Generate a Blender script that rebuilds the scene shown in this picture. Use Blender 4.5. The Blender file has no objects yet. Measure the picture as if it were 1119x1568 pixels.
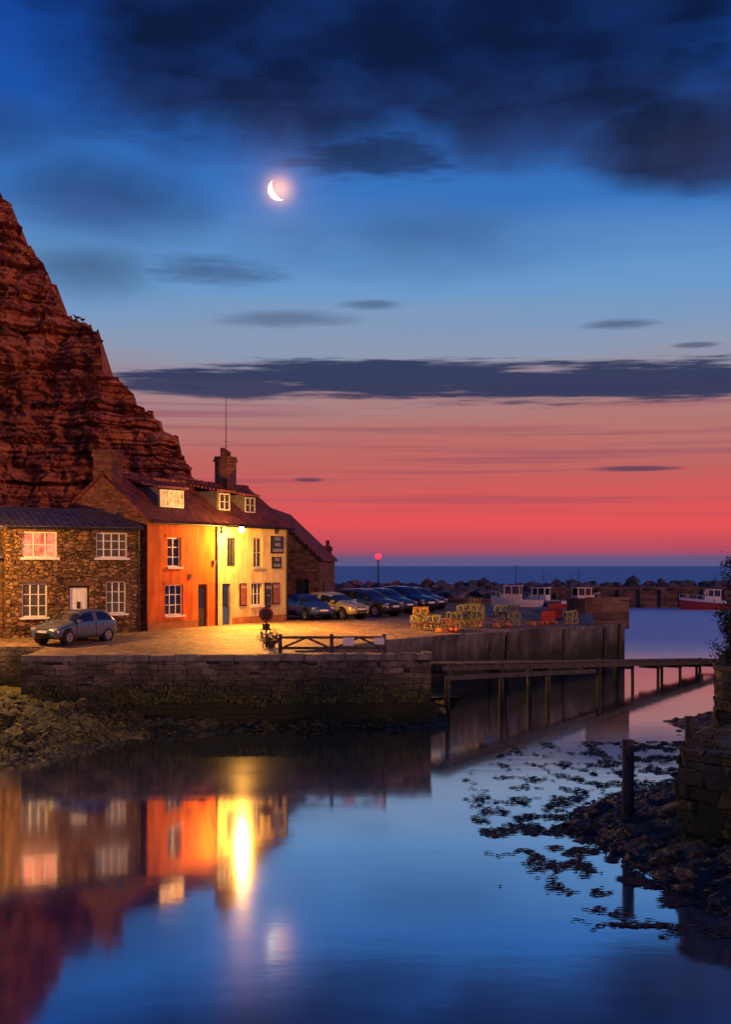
import bpy, bmesh, math, random
from mathutils import Vector, Matrix, noise, geometry
random.seed(7)
R=random.uniform
scene=bpy.context.scene
scene.view_settings.view_transform='Standard'
scene.view_settings.look='None'
scene.view_settings.exposure=0

def lin(c):
    return tuple(((v/255)/12.92 if v/255<=0.04045 else (((v/255)+0.055)/1.055)**2.4) for v in c)
def sstep(a,b,x):
    t=max(0,min(1,(x-a)/(b-a))); return t*t*(3-2*t)
def nz(x,y,z=0): return noise.noise(Vector((x,y,z)))
def fbm(x,y,z=0,o=4): return noise.fractal(Vector((x,y,z)),1.0,2.0,o)

# ------------------------------------------------------------ materials
def new_mat(name):
    m=bpy.data.materials.new(name); m.use_nodes=True
    nt=m.node_tree; return m,nt,nt.nodes['Principled BSDF']
def N(nt,t,**k):
    n=nt.nodes.new(t)
    for a,b in k.items(): setattr(n,a,b)
    return n
def surf(name,col,col2=None,rough=.8,scale=2.0,bump=.3,bscale=None,pattern=None,psize=(.5,.25),
         spec=.3,metal=0.0,stain=None,distort=.03,mort=.015,bdist=.03,contrast=1.0,mdark=.4,streak=0):
    m,nt,p=new_mat(name); L=nt.links.new
    tc=N(nt,'ShaderNodeTexCoord')
    col2=col2 or tuple(c*.55 for c in col)
    n1=N(nt,'ShaderNodeTexNoise'); n1.inputs['Scale'].default_value=scale; n1.inputs['Detail'].default_value=6; n1.inputs['Roughness'].default_value=.65
    L(tc.outputs['Object'],n1.inputs['Vector'])
    cr=N(nt,'ShaderNodeValToRGB'); cr.color_ramp.elements[0].position=.36; cr.color_ramp.elements[1].position=.64
    cr.color_ramp.elements[0].color=(*col2,1); cr.color_ramp.elements[1].color=(*col,1)
    L(n1.outputs['Fac'],cr.inputs['Fac'])
    out=cr.outputs['Color']; hsock=None
    if streak:   # rain-washed vertical streaks and blotches in old render
        mp=N(nt,'ShaderNodeMapping'); mp.inputs['Scale'].default_value=(3.2,3.2,.35); L(tc.outputs['Object'],mp.inputs['Vector'])
        ns=N(nt,'ShaderNodeTexNoise'); ns.inputs['Scale'].default_value=1; ns.inputs['Detail'].default_value=6; L(mp.outputs[0],ns.inputs['Vector'])
        mr=N(nt,'ShaderNodeMapRange'); mr.inputs['From Min'].default_value=.35; mr.inputs['From Max'].default_value=.6; mr.inputs['To Min'].default_value=1-streak; mr.inputs['To Max'].default_value=1.05; L(ns.outputs['Fac'],mr.inputs['Value'])
        sv=N(nt,'ShaderNodeVectorMath',operation='SCALE'); L(out,sv.inputs[0]); L(mr.outputs[0],sv.inputs['Scale']); out=sv.outputs[0]
    if pattern in('brick','voronoi','tile'):
        nd=N(nt,'ShaderNodeTexNoise'); nd.inputs['Scale'].default_value=1.3; nd.inputs['Detail'].default_value=3
        L(tc.outputs['UV'],nd.inputs['Vector'])
        sc=N(nt,'ShaderNodeVectorMath',operation='SCALE'); sc.inputs['Scale'].default_value=distort*4
        L(nd.outputs['Color'],sc.inputs[0])
        ad=N(nt,'ShaderNodeVectorMath',operation='ADD'); L(tc.outputs['UV'],ad.inputs[0]); L(sc.outputs[0],ad.inputs[1])
    if pattern=='brick':
        b=N(nt,'ShaderNodeTexBrick'); b.inputs['Scale'].default_value=1
        b.inputs['Brick Width'].default_value=psize[0]; b.inputs['Row Height'].default_value=psize[1]
        b.inputs['Mortar Size'].default_value=mort; b.inputs['Mortar Smooth'].default_value=.6
        k=contrast
        b.inputs['Color1'].default_value=(1-.55*k,1-.55*k,1-.55*k,1); b.inputs['Color2'].default_value=(1.25,1.2,1.1,1); b.inputs['Mortar'].default_value=(.45,.42,.38,1)
        L(ad.outputs[0],b.inputs['Vector'])
        mx=N(nt,'ShaderNodeMix',data_type='RGBA',blend_type='MULTIPLY'); mx.inputs[0].default_value=1
        L(out,mx.inputs[6]); L(b.outputs['Color'],mx.inputs[7]); out=mx.outputs[2]
        iv=N(nt,'ShaderNodeMath',operation='SUBTRACT'); iv.inputs[0].default_value=1; L(b.outputs['Fac'],iv.inputs[1]); hsock=iv.outputs[0]
    if pattern=='voronoi':
        mp=N(nt,'ShaderNodeMapping'); mp.inputs['Scale'].default_value=(1/psize[0],1/psize[1],1); L(ad.outputs[0],mp.inputs['Vector'])
        v=N(nt,'ShaderNodeTexVoronoi',feature='F1'); v.inputs['Scale'].default_value=1; L(mp.outputs[0],v.inputs['Vector'])
        ve=N(nt,'ShaderNodeTexVoronoi',feature='DISTANCE_TO_EDGE'); ve.inputs['Scale'].default_value=1; L(mp.outputs[0],ve.inputs['Vector'])
        sx=N(nt,'ShaderNodeSeparateColor'); L(v.outputs['Color'],sx.inputs[0])
        mr=N(nt,'ShaderNodeMapRange'); mr.inputs['To Min'].default_value=1-.6*contrast; mr.inputs['To Max'].default_value=1+.35*contrast; L(sx.outputs[0],mr.inputs['Value'])
        me=N(nt,'ShaderNodeMapRange'); me.inputs['From Max'].default_value=.12; L(ve.outputs['Distance'],me.inputs['Value'])
        me2=N(nt,'ShaderNodeMapRange'); me2.inputs['To Min'].default_value=mdark; L(me.outputs[0],me2.inputs['Value'])
        mm=N(nt,'ShaderNodeMath',operation='MULTIPLY'); L(mr.outputs[0],mm.inputs[0]); L(me2.outputs[0],mm.inputs[1])
        mx=N(nt,'ShaderNodeVectorMath',operation='SCALE'); L(out,mx.inputs[0]); L(mm.outputs[0],mx.inputs['Scale']); out=mx.outputs[0]
        hsock=me.outputs[0]
    if pattern=='tile':
        sp=N(nt,'ShaderNodeSeparateXYZ'); L(tc.outputs['UV'],sp.inputs[0])
        a=N(nt,'ShaderNodeMath',operation='MULTIPLY'); a.inputs[1].default_value=2*math.pi/psize[0]; L(sp.outputs[0],a.inputs[0])
        s=N(nt,'ShaderNodeMath',operation='SINE'); L(a.outputs[0],s.inputs[0])
        c=N(nt,'ShaderNodeMath',operation='DIVIDE'); c.inputs[1].default_value=psize[1]; L(sp.outputs[1],c.inputs[0])
        f=N(nt,'ShaderNodeMath',operation='FRACT'); L(c.outputs[0],f.inputs[0])
        s2=N(nt,'ShaderNodeMath',operation='MULTIPLY'); s2.inputs[1].default_value=.5; L(s.outputs[0],s2.inputs[0])
        h=N(nt,'ShaderNodeMath',operation='SUBTRACT'); L(s2.outputs[0],h.inputs[0]); L(f.outputs[0],h.inputs[1]); hsock=h.outputs[0]
        b=N(nt,'ShaderNodeTexBrick'); b.inputs['Scale'].default_value=1; b.inputs['Brick Width'].default_value=psize[0]; b.inputs['Row Height'].default_value=psize[1]
        b.inputs['Mortar Size'].default_value=.01; b.inputs['Color1'].default_value=(.6,.6,.6,1); b.inputs['Color2'].default_value=(1.2,1.15,1.1,1); b.inputs['Mortar'].default_value=(.3,.3,.3,1)
        L(tc.outputs['UV'],b.inputs['Vector'])
        mx=N(nt,'ShaderNodeMix',data_type='RGBA',blend_type='MULTIPLY'); mx.inputs[0].default_value=1
        L(out,mx.inputs[6]); L(b.outputs['Color'],mx.inputs[7]); out=mx.outputs[2]
    if stain:
        ge=N(nt,'ShaderNodeNewGeometry'); sp=N(nt,'ShaderNodeSeparateXYZ'); L(ge.outputs['Position'],sp.inputs[0])
        nn=N(nt,'ShaderNodeTexNoise'); nn.inputs['Scale'].default_value=1.1; nn.inputs['Detail'].default_value=5; L(ge.outputs['Position'],nn.inputs['Vector'])
        sc=N(nt,'ShaderNodeMath',operation='MULTIPLY_ADD'); sc.inputs[1].default_value=-1.6; L(nn.outputs['Fac'],sc.inputs[0]); L(sp.outputs[2],sc.inputs[2])
        mr=N(nt,'ShaderNodeMapRange'); mr.inputs['From Min'].default_value=stain[0]-.8; mr.inputs['From Max'].default_value=stain[1]-.8
        mr.inputs['To Min'].default_value=.95; mr.inputs['To Max'].default_value=0; L(sc.outputs[0],mr.inputs['Value'])
        mx=N(nt,'ShaderNodeMix',data_type='RGBA'); L(mr.outputs[0],mx.inputs[0]); L(out,mx.inputs[6]); mx.inputs[7].default_value=(*stain[2],1); out=mx.outputs[2]
    L(out,p.inputs['Base Color'])
    p.inputs['Roughness'].default_value=rough; p.inputs['Metallic'].default_value=metal; p.inputs['Specular IOR Level'].default_value=spec
    n2=N(nt,'ShaderNodeTexNoise'); n2.inputs['Scale'].default_value=bscale or scale*5; n2.inputs['Detail'].default_value=6; L(tc.outputs['Object'],n2.inputs['Vector'])
    bp=N(nt,'ShaderNodeBump'); bp.inputs['Strength'].default_value=bump; bp.inputs['Distance'].default_value=bdist
    if hsock:
        m2=N(nt,'ShaderNodeMath',operation='MULTIPLY_ADD'); m2.inputs[1].default_value=.5; L(n2.outputs['Fac'],m2.inputs[0]); L(hsock,m2.inputs[2]); L(m2.outputs[0],bp.inputs['Height'])
    else: L(n2.outputs['Fac'],bp.inputs['Height'])
    L(bp.outputs[0],p.inputs['Normal'])
    return m
def plain(name,col,rough=.5,metal=0,spec=.5,coat=0):
    m,nt,p=new_mat(name)
    tc=N(nt,'ShaderNodeTexCoord'); n=N(nt,'ShaderNodeTexNoise'); n.inputs['Scale'].default_value=6; n.inputs['Detail'].default_value=4
    nt.links.new(tc.outputs['Object'],n.inputs['Vector'])
    mr=N(nt,'ShaderNodeMapRange'); mr.inputs['To Min'].default_value=.75; mr.inputs['To Max'].default_value=1.15; nt.links.new(n.outputs['Fac'],mr.inputs['Value'])
    sc=N(nt,'ShaderNodeVectorMath',operation='SCALE'); sc.inputs[0].default_value=col; nt.links.new(mr.outputs[0],sc.inputs['Scale'])
    nt.links.new(sc.outputs[0],p.inputs['Base Color'])
    p.inputs['Roughness'].default_value=rough; p.inputs['Metallic'].default_value=metal; p.inputs['Specular IOR Level'].default_value=spec; p.inputs['Coat Weight'].default_value=coat
    return m
def glow(name,col,st,var=0.0,base=.3):
    m,nt,p=new_mat(name); p.inputs['Base Color'].default_value=(*[c*base for c in col],1); p.inputs['Emission Color'].default_value=(*col,1)
    p.inputs['Emission Strength'].default_value=st; p.inputs['Roughness'].default_value=.15
    if var:
        tc=N(nt,'ShaderNodeTexCoord'); n=N(nt,'ShaderNodeTexNoise'); n.inputs['Scale'].default_value=3; n.inputs['Detail'].default_value=3
        nt.links.new(tc.outputs['Object'],n.inputs['Vector'])
        mr=N(nt,'ShaderNodeMapRange'); mr.inputs['From Min'].default_value=.35; mr.inputs['From Max'].default_value=.65; mr.inputs['To Min'].default_value=st*(1-var); mr.inputs['To Max'].default_value=st*(1+var)
        nt.links.new(n.outputs['Fac'],mr.inputs['Value']); nt.links.new(mr.outputs[0],p.inputs['Emission Strength'])
    return m

M={}
M['orange']=surf('orange_render',(.80,.17,.02),(.56,.10,.012),scale=.9,bump=.35,rough=.85,streak=.35)
M['cream']=surf('cream_render',(.82,.64,.28),(.62,.44,.17),scale=.9,bump=.35,rough=.85,streak=.3)
M['housebrick']=surf('gable_brick',(.24,.095,.065),(.14,.055,.04),pattern='brick',psize=(.24,.08),mort=.01,rough=.9)
M['rubble']=surf('rubble_stone',(.36,.20,.09),(.15,.085,.045),pattern='voronoi',psize=(.28,.15),bump=1,rough=.9,scale=3,bdist=.06)
M['darkstone']=surf('dark_stone',(.22,.115,.075),(.11,.06,.042),pattern='brick',psize=(.4,.18),bump=.6,rough=.9,scale=3)
M['pantile']=surf('pantile_roof',(.26,.06,.038),(.13,.035,.028),pattern='tile',psize=(.24,.32),bump=.8,rough=.75,scale=2,bdist=.05)
M['slate']=surf('slate_roof',(.12,.09,.095),(.06,.045,.05),pattern='tile',psize=(.3,.22),bump=.3,rough=.6,scale=3)
M['lead']=surf('lead_grey',(.12,.09,.09),(.07,.055,.06),rough=.6,scale=4,bump=.1)
M['white']=plain('white_paint',(.8,.78,.72),.45)
M['offwhite']=plain('weathered_white_paint',(.42,.38,.34),.6)
M['bluepaint']=plain('blue_paint',(.03,.08,.28),.4)
M['darkwood']=surf('dark_timber',(.07,.05,.035),(.03,.022,.018),scale=6,bump=.5,rough=.85)
M['wetwood']=surf('weathered_timber',(.10,.085,.07),(.035,.032,.025),scale=5,bump=.6,rough=.8,stain=(0.2,1.4,(.02,.028,.012)))
M['glass']=plain('dark_glass',(.015,.02,.03),.08,spec=.8)
M['litglass']=glow('lit_window_glass',(1,.42,.12),.9,.7)
M['litpink']=glow('lit_curtain_glass',(1,.30,.16),.6,.8)
M['dimglass']=glow('dim_window_glass',(.5,.34,.2),.05,.6,.1)
M['black']=plain('black_metal',(.02,.02,.022),.4,.6)
M['rubber']=plain('tyre_rubber',(.015,.015,.015),.8)
M['alloy']=plain('alloy_rim',(.45,.45,.47),.3,.9)
WEED=(.028,.034,.010)
M['quaystone']=surf('quay_wall_stone',(.24,.195,.13),(.075,.066,.048),pattern='brick',psize=(.66,.22),bump=1,rough=.9,scale=.9,bscale=7,stain=(1.1,2.4,WEED),distort=.09,mort=.012,bdist=.09,contrast=.9)
M['concrete']=surf('quay_concrete',(.18,.165,.155),(.055,.052,.052),rough=.9,scale=.5,bump=.9,bscale=5,stain=(1.3,2.5,(.018,.022,.012)),bdist=.06,streak=.4)
M['cobble']=surf('quay_setts',(.40,.27,.15),(.24,.16,.09),pattern='voronoi',psize=(.26,.18),bump=.6,rough=.7,scale=.5,bdist=.03,contrast=.7,mdark=.6)
M['coping']=surf('coping_stone',(.26,.22,.16),(.12,.105,.08),rough=.85,scale=2,bump=.8)
M['mud']=surf('weedy_foreshore',(.13,.12,.035),(.018,.024,.008),rough=.65,scale=1.9,bump=1,bscale=9,spec=.4,bdist=.15)
M['rock']=surf('weed_covered_rock',(.14,.125,.04),(.02,.026,.01),rough=.7,scale=2.2,bump=1,bscale=9,spec=.3,bdist=.08)
M['bankrock']=surf('dark_bank_rock',(.11,.09,.045),(.018,.02,.010),rough=.65,scale=2.5,bump=1,bscale=9,spec=.4,bdist=.06)
M['armour']=surf('armour_rock',(.13,.12,.13),(.04,.04,.05),rough=.85,scale=.5,bump=.8)
M['weed']=surf('wet_seaweed',(.05,.042,.02),(.012,.012,.008),rough=.5,scale=8,bump=.6)
M['harbourwall']=surf('harbour_wall_stone',(.20,.12,.10),(.10,.06,.055),pattern='brick',psize=(1.2,.5),rough=.9,scale=.4,bump=.4)

def cliff_mat():
    m,nt,p=new_mat('cliff_sandstone'); L=nt.links.new
    ge=N(nt,'ShaderNodeNewGeometry')
    mp=N(nt,'ShaderNodeMapping'); mp.inputs['Scale'].default_value=(.07,.07,.9); L(ge.outputs['Position'],mp.inputs['Vector'])
    n=N(nt,'ShaderNodeTexNoise'); n.inputs['Scale'].default_value=1; n.inputs['Detail'].default_value=8; n.inputs['Roughness'].default_value=.7; L(mp.outputs[0],n.inputs['Vector'])
    n2=N(nt,'ShaderNodeTexNoise'); n2.inputs['Scale'].default_value=.45; n2.inputs['Detail'].default_value=8; n2.inputs['Roughness'].default_value=.75; L(ge.outputs['Position'],n2.inputs['Vector'])
    cr=N(nt,'ShaderNodeValToRGB'); e=cr.color_ramp.elements
    e[0].position=.39; e[0].color=(.20,.062,.045,1); e[1].position=.61; e[1].color=(1.0,.40,.17,1)
    x=e.new(.5); x.color=(.64,.185,.085,1)
    ad=N(nt,'ShaderNodeMath',operation='MULTIPLY_ADD'); ad.inputs[1].default_value=.5; L(n.outputs['Fac'],ad.inputs[0])
    h=N(nt,'ShaderNodeMath',operation='MULTIPLY'); h.inputs[1].default_value=.5; L(n2.outputs['Fac'],h.inputs[0]); L(h.outputs[0],ad.inputs[2])
    L(ad.outputs[0],cr.inputs['Fac']); L(cr.outputs[0],p.inputs['Base Color'])
    p.inputs['Roughness'].default_value=.95; p.inputs['Specular IOR Level'].default_value=.1
    mp3=N(nt,'ShaderNodeMapping'); mp3.inputs['Scale'].default_value=(1.1,1.1,1.9); L(ge.outputs['Position'],mp3.inputs['Vector'])
    v=N(nt,'ShaderNodeTexNoise'); v.inputs['Scale'].default_value=1; v.inputs['Detail'].default_value=7; v.inputs['Roughness'].default_value=.65; L(mp3.outputs[0],v.inputs['Vector'])
    s=N(nt,'ShaderNodeMath',operation='ADD'); L(v.outputs['Fac'],s.inputs[0]); L(n.outputs['Fac'],s.inputs[1])
    bp=N(nt,'ShaderNodeBump'); bp.inputs['Strength'].default_value=1; bp.inputs['Distance'].default_value=.9; L(s.outputs[0],bp.inputs['Height']); L(bp.outputs[0],p.inputs['Normal'])
    return m
M['cliff']=cliff_mat()

def water_mat(name,deep,tint,rough,b1,b2,sc1,base_f,ior,outer=None):
    m=bpy.data.materials.new(name); m.use_nodes=True; nt=m.node_tree; nt.nodes.clear(); L=nt.links.new
    out=N(nt,'ShaderNodeOutputMaterial'); ge=N(nt,'ShaderNodeNewGeometry')
    d=N(nt,'ShaderNodeBsdfDiffuse'); d.inputs['Color'].default_value=(*deep,1)
    g=N(nt,'ShaderNodeBsdfGlossy'); g.inputs['Color'].default_value=(*tint,1)
    n0=N(nt,'ShaderNodeTexNoise'); n0.inputs['Scale'].default_value=.09; n0.inputs['Detail'].default_value=3; L(ge.outputs['Position'],n0.inputs['Vector'])
    mr=N(nt,'ShaderNodeMapRange'); mr.inputs['From Min'].default_value=.3; mr.inputs['From Max'].default_value=.7; mr.inputs['To Min'].default_value=rough*.7; mr.inputs['To Max'].default_value=rough*1.4
    L(n0.outputs['Fac'],mr.inputs['Value'])
    rs=mr.outputs[0]
    fr=N(nt,'ShaderNodeFresnel'); fr.inputs['IOR'].default_value=ior
    ma=N(nt,'ShaderNodeMath',operation='ADD',use_clamp=True); ma.inputs[1].default_value=base_f; L(fr.outputs[0],ma.inputs[0])
    fs=ma.outputs[0]
    mp=N(nt,'ShaderNodeMapping'); mp.inputs['Scale'].default_value=(sc1*.5,sc1,1); L(ge.outputs['Position'],mp.inputs['Vector'])
    n1=N(nt,'ShaderNodeTexNoise'); n1.inputs['Scale'].default_value=1; n1.inputs['Detail'].default_value=3; L(mp.outputs[0],n1.inputs['Vector'])
    bp=N(nt,'ShaderNodeBump'); bp.inputs['Strength'].default_value=b1; bp.inputs['Distance'].default_value=b2; L(n1.outputs['Fac'],bp.inputs['Height'])
    if outer:   # the swell from the harbour mouth ruffles the outer basin; pale sky reflection painted into diffuse colour
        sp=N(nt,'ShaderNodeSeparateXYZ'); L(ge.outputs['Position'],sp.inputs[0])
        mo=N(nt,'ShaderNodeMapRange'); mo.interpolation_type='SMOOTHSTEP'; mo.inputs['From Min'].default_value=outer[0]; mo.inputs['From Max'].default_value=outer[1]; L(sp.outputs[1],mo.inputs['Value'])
        a=N(nt,'ShaderNodeMath',operation='MULTIPLY_ADD'); a.inputs[1].default_value=.33; L(mo.outputs[0],a.inputs[0]); L(rs,a.inputs[2]); rs=a.outputs[0]
        c=N(nt,'ShaderNodeMath',operation='MULTIPLY_ADD'); c.inputs[1].default_value=.8; c.inputs[2].default_value=b1; L(mo.outputs[0],c.inputs[0]); L(c.outputs[0],bp.inputs['Strength'])
        dd=N(nt,'ShaderNodeMath',operation='MULTIPLY_ADD'); dd.inputs[1].default_value=.25; dd.inputs[2].default_value=b2; L(mo.outputs[0],dd.inputs[0]); L(dd.outputs[0],bp.inputs['Distance'])
        e=N(nt,'ShaderNodeMath',operation='MULTIPLY_ADD',use_clamp=True); e.inputs[1].default_value=-.38; L(mo.outputs[0],e.inputs[0]); L(fs,e.inputs[2]); fs=e.outputs[0]
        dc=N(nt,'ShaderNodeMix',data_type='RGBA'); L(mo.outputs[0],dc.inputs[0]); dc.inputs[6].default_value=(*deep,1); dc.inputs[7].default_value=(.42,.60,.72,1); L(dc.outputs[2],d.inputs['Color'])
    L(rs,g.inputs['Roughness'])
    L(bp.outputs[0],g.inputs['Normal'])
    mx=N(nt,'ShaderNodeMixShader'); L(fs,mx.inputs[0]); L(d.outputs[0],mx.inputs[1]); L(g.outputs[0],mx.inputs[2]); L(mx.outputs[0],out.inputs[0])
    return m
M['water']=water_mat('harbour_water',(.03,.10,.20),(.90,.95,1.0),.068,.15,.012,1.1,.48,1.5,outer=(62,120))
M['sea']=water_mat('open_sea_water',(.22,.52,.56),(.3,.55,.7),.45,.9,.9,.09,.0,1.12)

# ------------------------------------------------------------ mesh builder
class MB:
    def __init__(s): s.v=[]; s.f=[]; s.m=[]; s.sm=[]
    def face(s,pts,m=0,sm=False):
        i=len(s.v); s.v+= [tuple(p) for p in pts]; s.f.append(tuple(range(i,i+len(pts)))); s.m.append(m); s.sm.append(sm)
    def mesh(s,vs,fs,m=0,sm=False):
        i=len(s.v); s.v+=[tuple(p) for p in vs]
        for f in fs: s.f.append(tuple(i+k for k in f)); s.m.append(m); s.sm.append(sm)
    def box(s,x0,x1,y0,y1,z0,z1,m=0,M4=None):
        vs=[Vector(p) for p in ((x0,y0,z0),(x1,y0,z0),(x1,y1,z0),(x0,y1,z0),(x0,y0,z1),(x1,y0,z1),(x1,y1,z1),(x0,y1,z1))]
        if M4: vs=[M4@p for p in vs]
        s.mesh(vs,[(0,3,2,1),(4,5,6,7),(0,1,5,4),(1,2,6,5),(2,3,7,6),(3,0,4,7)],m)
    def beam(s,a,b,w,h=None,m=0):
        a=Vector(a); b=Vector(b); h=h or w; d=(b-a); l=d.length
        q=d.to_track_quat('X','Z').to_matrix().to_4x4(); q.translation=a
        s.box(0,l,-w/2,w/2,-h/2,h/2,m,q)
    def cyl(s,a,b,r0,r1=None,n=12,m=0,sm=True,caps=True):
        a=Vector(a); b=Vector(b); r1=r0 if r1 is None else r1
        q=(b-a).to_track_quat('Z','X').to_matrix()
        va=[a+q@Vector((math.cos(t)*r0,math.sin(t)*r0,0)) for t in [2*math.pi*k/n for k in range(n)]]
        vb=[b+q@Vector((math.cos(t)*r1,math.sin(t)*r1,0)) for t in [2*math.pi*k/n for k in range(n)]]
        s.mesh(va+vb,[(k,(k+1)%n,n+(k+1)%n,n+k) for k in range(n)],m,sm)
        if caps: s.face(list(reversed(va)),m); s.face(vb,m)
    def ball(s,c,r,m=0,n=14,nv=8):
        for k in range(nv):
            a0=math.pi*k/nv; a1=math.pi*(k+1)/nv
            s.cyl((c[0],c[1],c[2]-r*math.cos(a0)),(c[0],c[1],c[2]-r*math.cos(a1)),max(.002,r*math.sin(a0)),max(.002,r*math.sin(a1)),n=n,m=m,caps=False)
    def prism(s,poly,x0,x1,m=0):
        n=len(poly)
        a=[(x0,y,z) for y,z in poly]; b=[(x1,y,z) for y,z in poly]
        s.mesh(a+b,[(k,n+k,n+(k+1)%n,(k+1)%n) for k in range(n)],m); s.face(a,m); s.face(list(reversed(b)),m)
    def rock(s,c,r,m=0,sub=2,flat=.7,jag=.35):
        bm=bmesh.new(); bmesh.ops.create_icosphere(bm,subdivisions=sub,radius=1)
        sx,sy,sz=R(.75,1.3),R(.75,1.3),R(.7,1.1)*flat; o=Vector((R(-99,99),R(-99,99),R(-99,99))); rz=Matrix.Rotation(R(0,6.3),3,'Z')
        vs=[]
        for v in bm.verts:
            p=v.co.normalized(); d=1+jag*noise.noise(p*1.3+o)*1.6+jag*.35*noise.noise(p*4+o)
            q=rz@Vector((p.x*sx*d,p.y*sy*d,p.z*sz*d)); vs.append(Vector(c)+q*r)
        fs=[tuple(v.index for v in f.verts) for f in bm.faces]; bm.free()
        s.mesh(vs,fs,m,False)
    def obj(s,name,mats,parent=None,loc=None):
        me=bpy.data.meshes.new(name); me.from_pydata(s.v,[],s.f)
        for k in mats: me.materials.append(M[k] if isinstance(k,str) else k)
        me.polygons.foreach_set('material_index',s.m); me.polygons.foreach_set('use_smooth',s.sm)
        uv=me.uv_layers.new(name='UVMap'); Z=Vector((0,0,1))
        for p in me.polygons:
            n=p.normal
            if abs(n.z)>.95 or n.length<.5: t=Vector((1,0,0)); b=Vector((0,1,0))
            else: t=Z.cross(n).normalized(); b=n.cross(t)
            for li in p.loop_indices:
                co=me.vertices[me.loops[li].vertex_index].co; uv.data[li].uv=(co.dot(t),co.dot(b))
        me.update()
        o=bpy.data.objects.new(name,me); scene.collection.objects.link(o)
        if parent: o.parent=parent
        if loc: o.location=loc
        return o
def empty(name,loc=(0,0,0),rz=0,sc=1):
    e=bpy.data.objects.new(name,None); e.location=loc; e.rotation_euler=(0,0,rz); e.scale=(sc,)*3; e.empty_display_size=.3
    scene.collection.objects.link(e); return e

def g(x,y):
    A=2.72+max(0,min(.53,(y-50.8)*.0576))
    d=(x+2.5)*-.817+(y-52.6)*.579
    t=sstep(0,10,d); return 2.70+(A-2.70)*t

# ------------------------------------------------------------ quay
outline=[(-70,53.5),(-13.1,53.5),(-13.1,49.6),(2.55,50.8),(2.55,52.3),(-2.5,52.6),(.9,60),(15.5,78),(18.6,97),(2,112),(-70,135)]
pts=[Vector(p) for p in outline]; n0=len(pts)
sub=[]
for i in range(n0):
    a=pts[i]; b=pts[(i+1)%n0]; k=max(1,int((b-a).length/2))
    for j in range(k): sub.append(a+(b-a)*j/k)
nb=len(sub)
def inside(p,poly):
    c=False; j=len(poly)-1
    for i in range(len(poly)):
        if (poly[i][1]>p[1])!=(poly[j][1]>p[1]) and p[0]<(poly[j][0]-poly[i][0])*(p[1]-poly[i][1])/(poly[j][1]-poly[i][1])+poly[i][0]: c=not c
        j=i
    return c
grid=[]
for i in range(45):
    for j in range(42):
        p=(-69+i*2+R(-.2,.2),50.5+j*2+R(-.2,.2))
        if inside(p,outline): grid.append(Vector(p))
vs,es,fs,_,_,_=geometry.delaunay_2d_cdt(sub+grid,[(i,(i+1)%nb) for i in range(nb)],[],1,1e-5)
b=MB(); b.mesh([(v.x,v.y,g(v.x,v.y)) for v in vs],[tuple(f) for f in fs],0)
b.obj('quay_ground',['cobble'])
b=MB()
for i in range(nb):
    p=sub[i]; q=sub[(i+1)%nb]
    fr= (p.y<51.5 and q.y<51.5 and p.x>-13.2) or (p.x<-12.9 and p.y<54)
    b.face([(p.x,p.y,-1.5),(q.x,q.y,-1.5),(q.x,q.y,g(q.x,q.y)-.003),(p.x,p.y,g(p.x,p.y)-.003)],0 if fr else 1)
d_=Vector((15.65,1.2)).normalized()
for k in range(260):
    t=R(.3,15.2); z=R(.9,2.45); l=R(.3,.75); h=R(.14,.24); o=R(.015,.07)
    M4=Matrix(((d_.x,-d_.y,0,-13.1+d_.x*t),(d_.y,d_.x,0,49.6+d_.y*t),(0,0,1,z),(0,0,0,1)))
    if k%7: b.box(0,l,-o,.05,0,h,0,M4)
    else: b.box(0,l,-.012,.05,0,h*.6,2,M4)
b.obj('quay_wall',['quaystone','concrete','black'])
b=MB()
def coping(a,c,w=.45,h=.14,step=.9,m=0):
    a=Vector(a); c=Vector(c); d=(c-a); l=d.length; d.normalize(); n=Vector((-d.y,d.x)); t=0
    while t<l-.1:
        s=min(step*R(.7,1.3),l-t); p=a+d*(t+.012); q=a+d*(t+s-.012); o=R(-.04,.03); hh=h+R(-.035,.03)
        z=min(g(p.x,p.y),g(q.x,q.y))
        M4=Matrix(((d.x,n.x,0,p.x),(d.y,n.y,0,p.y),(0,0,1,z),(0,0,0,1)))
        b.box(0,(q-p).length,-.06+o,w+o,-.16,hh-.06,m,M4); t+=s
coping((-13.1,49.6),(2.55,50.8)); coping((2.5,50.85),(2.5,52.3),.3)
coping((-2.5,52.6),(.9,60),.4,.14,1.4,1); coping((.9,60),(15.5,78),.4,.14,2.5,1); coping((15.5,78),(18.6,97),.4,.14,2.5,1)
b.obj('coping_stones',['coping','concrete'])
b=MB(); b.face([(-2.45,52.5,1.6),(2.4,52.35,.9),(5.5,65.5,-.4),(1,60,.6)],0); b.obj('slipway',['mud'])
b=MB()
fd=Vector((14.6,18,0)).normalized(); fn=Vector((fd.y,-fd.x,0))
for k in (3.1,8.7,10.2,16.0,20.6,22.4):
    p=Vector((.9,60,0))+fd*k+fn*.08; b.beam((p.x,p.y,-1),(p.x+R(-.05,.05),p.y,R(2.0,2.75)),.16,.16)
for s in(0,.4):
    p=Vector((.9,60,0))+fd*(12.7+s)+fn*.12; b.cyl((p.x,p.y,-.5),(p.x,p.y,2.9),.025,n=6)
for k in range(10):
    p=Vector((.9,60,0))+fd*12.7+fn*.12; q=p+fd*.4; z=.1+k*.28; b.cyl((p.x,p.y,z),(q.x,q.y,z),.018,n=5)
b.obj('fender_timbers',['wetwood'])

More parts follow.
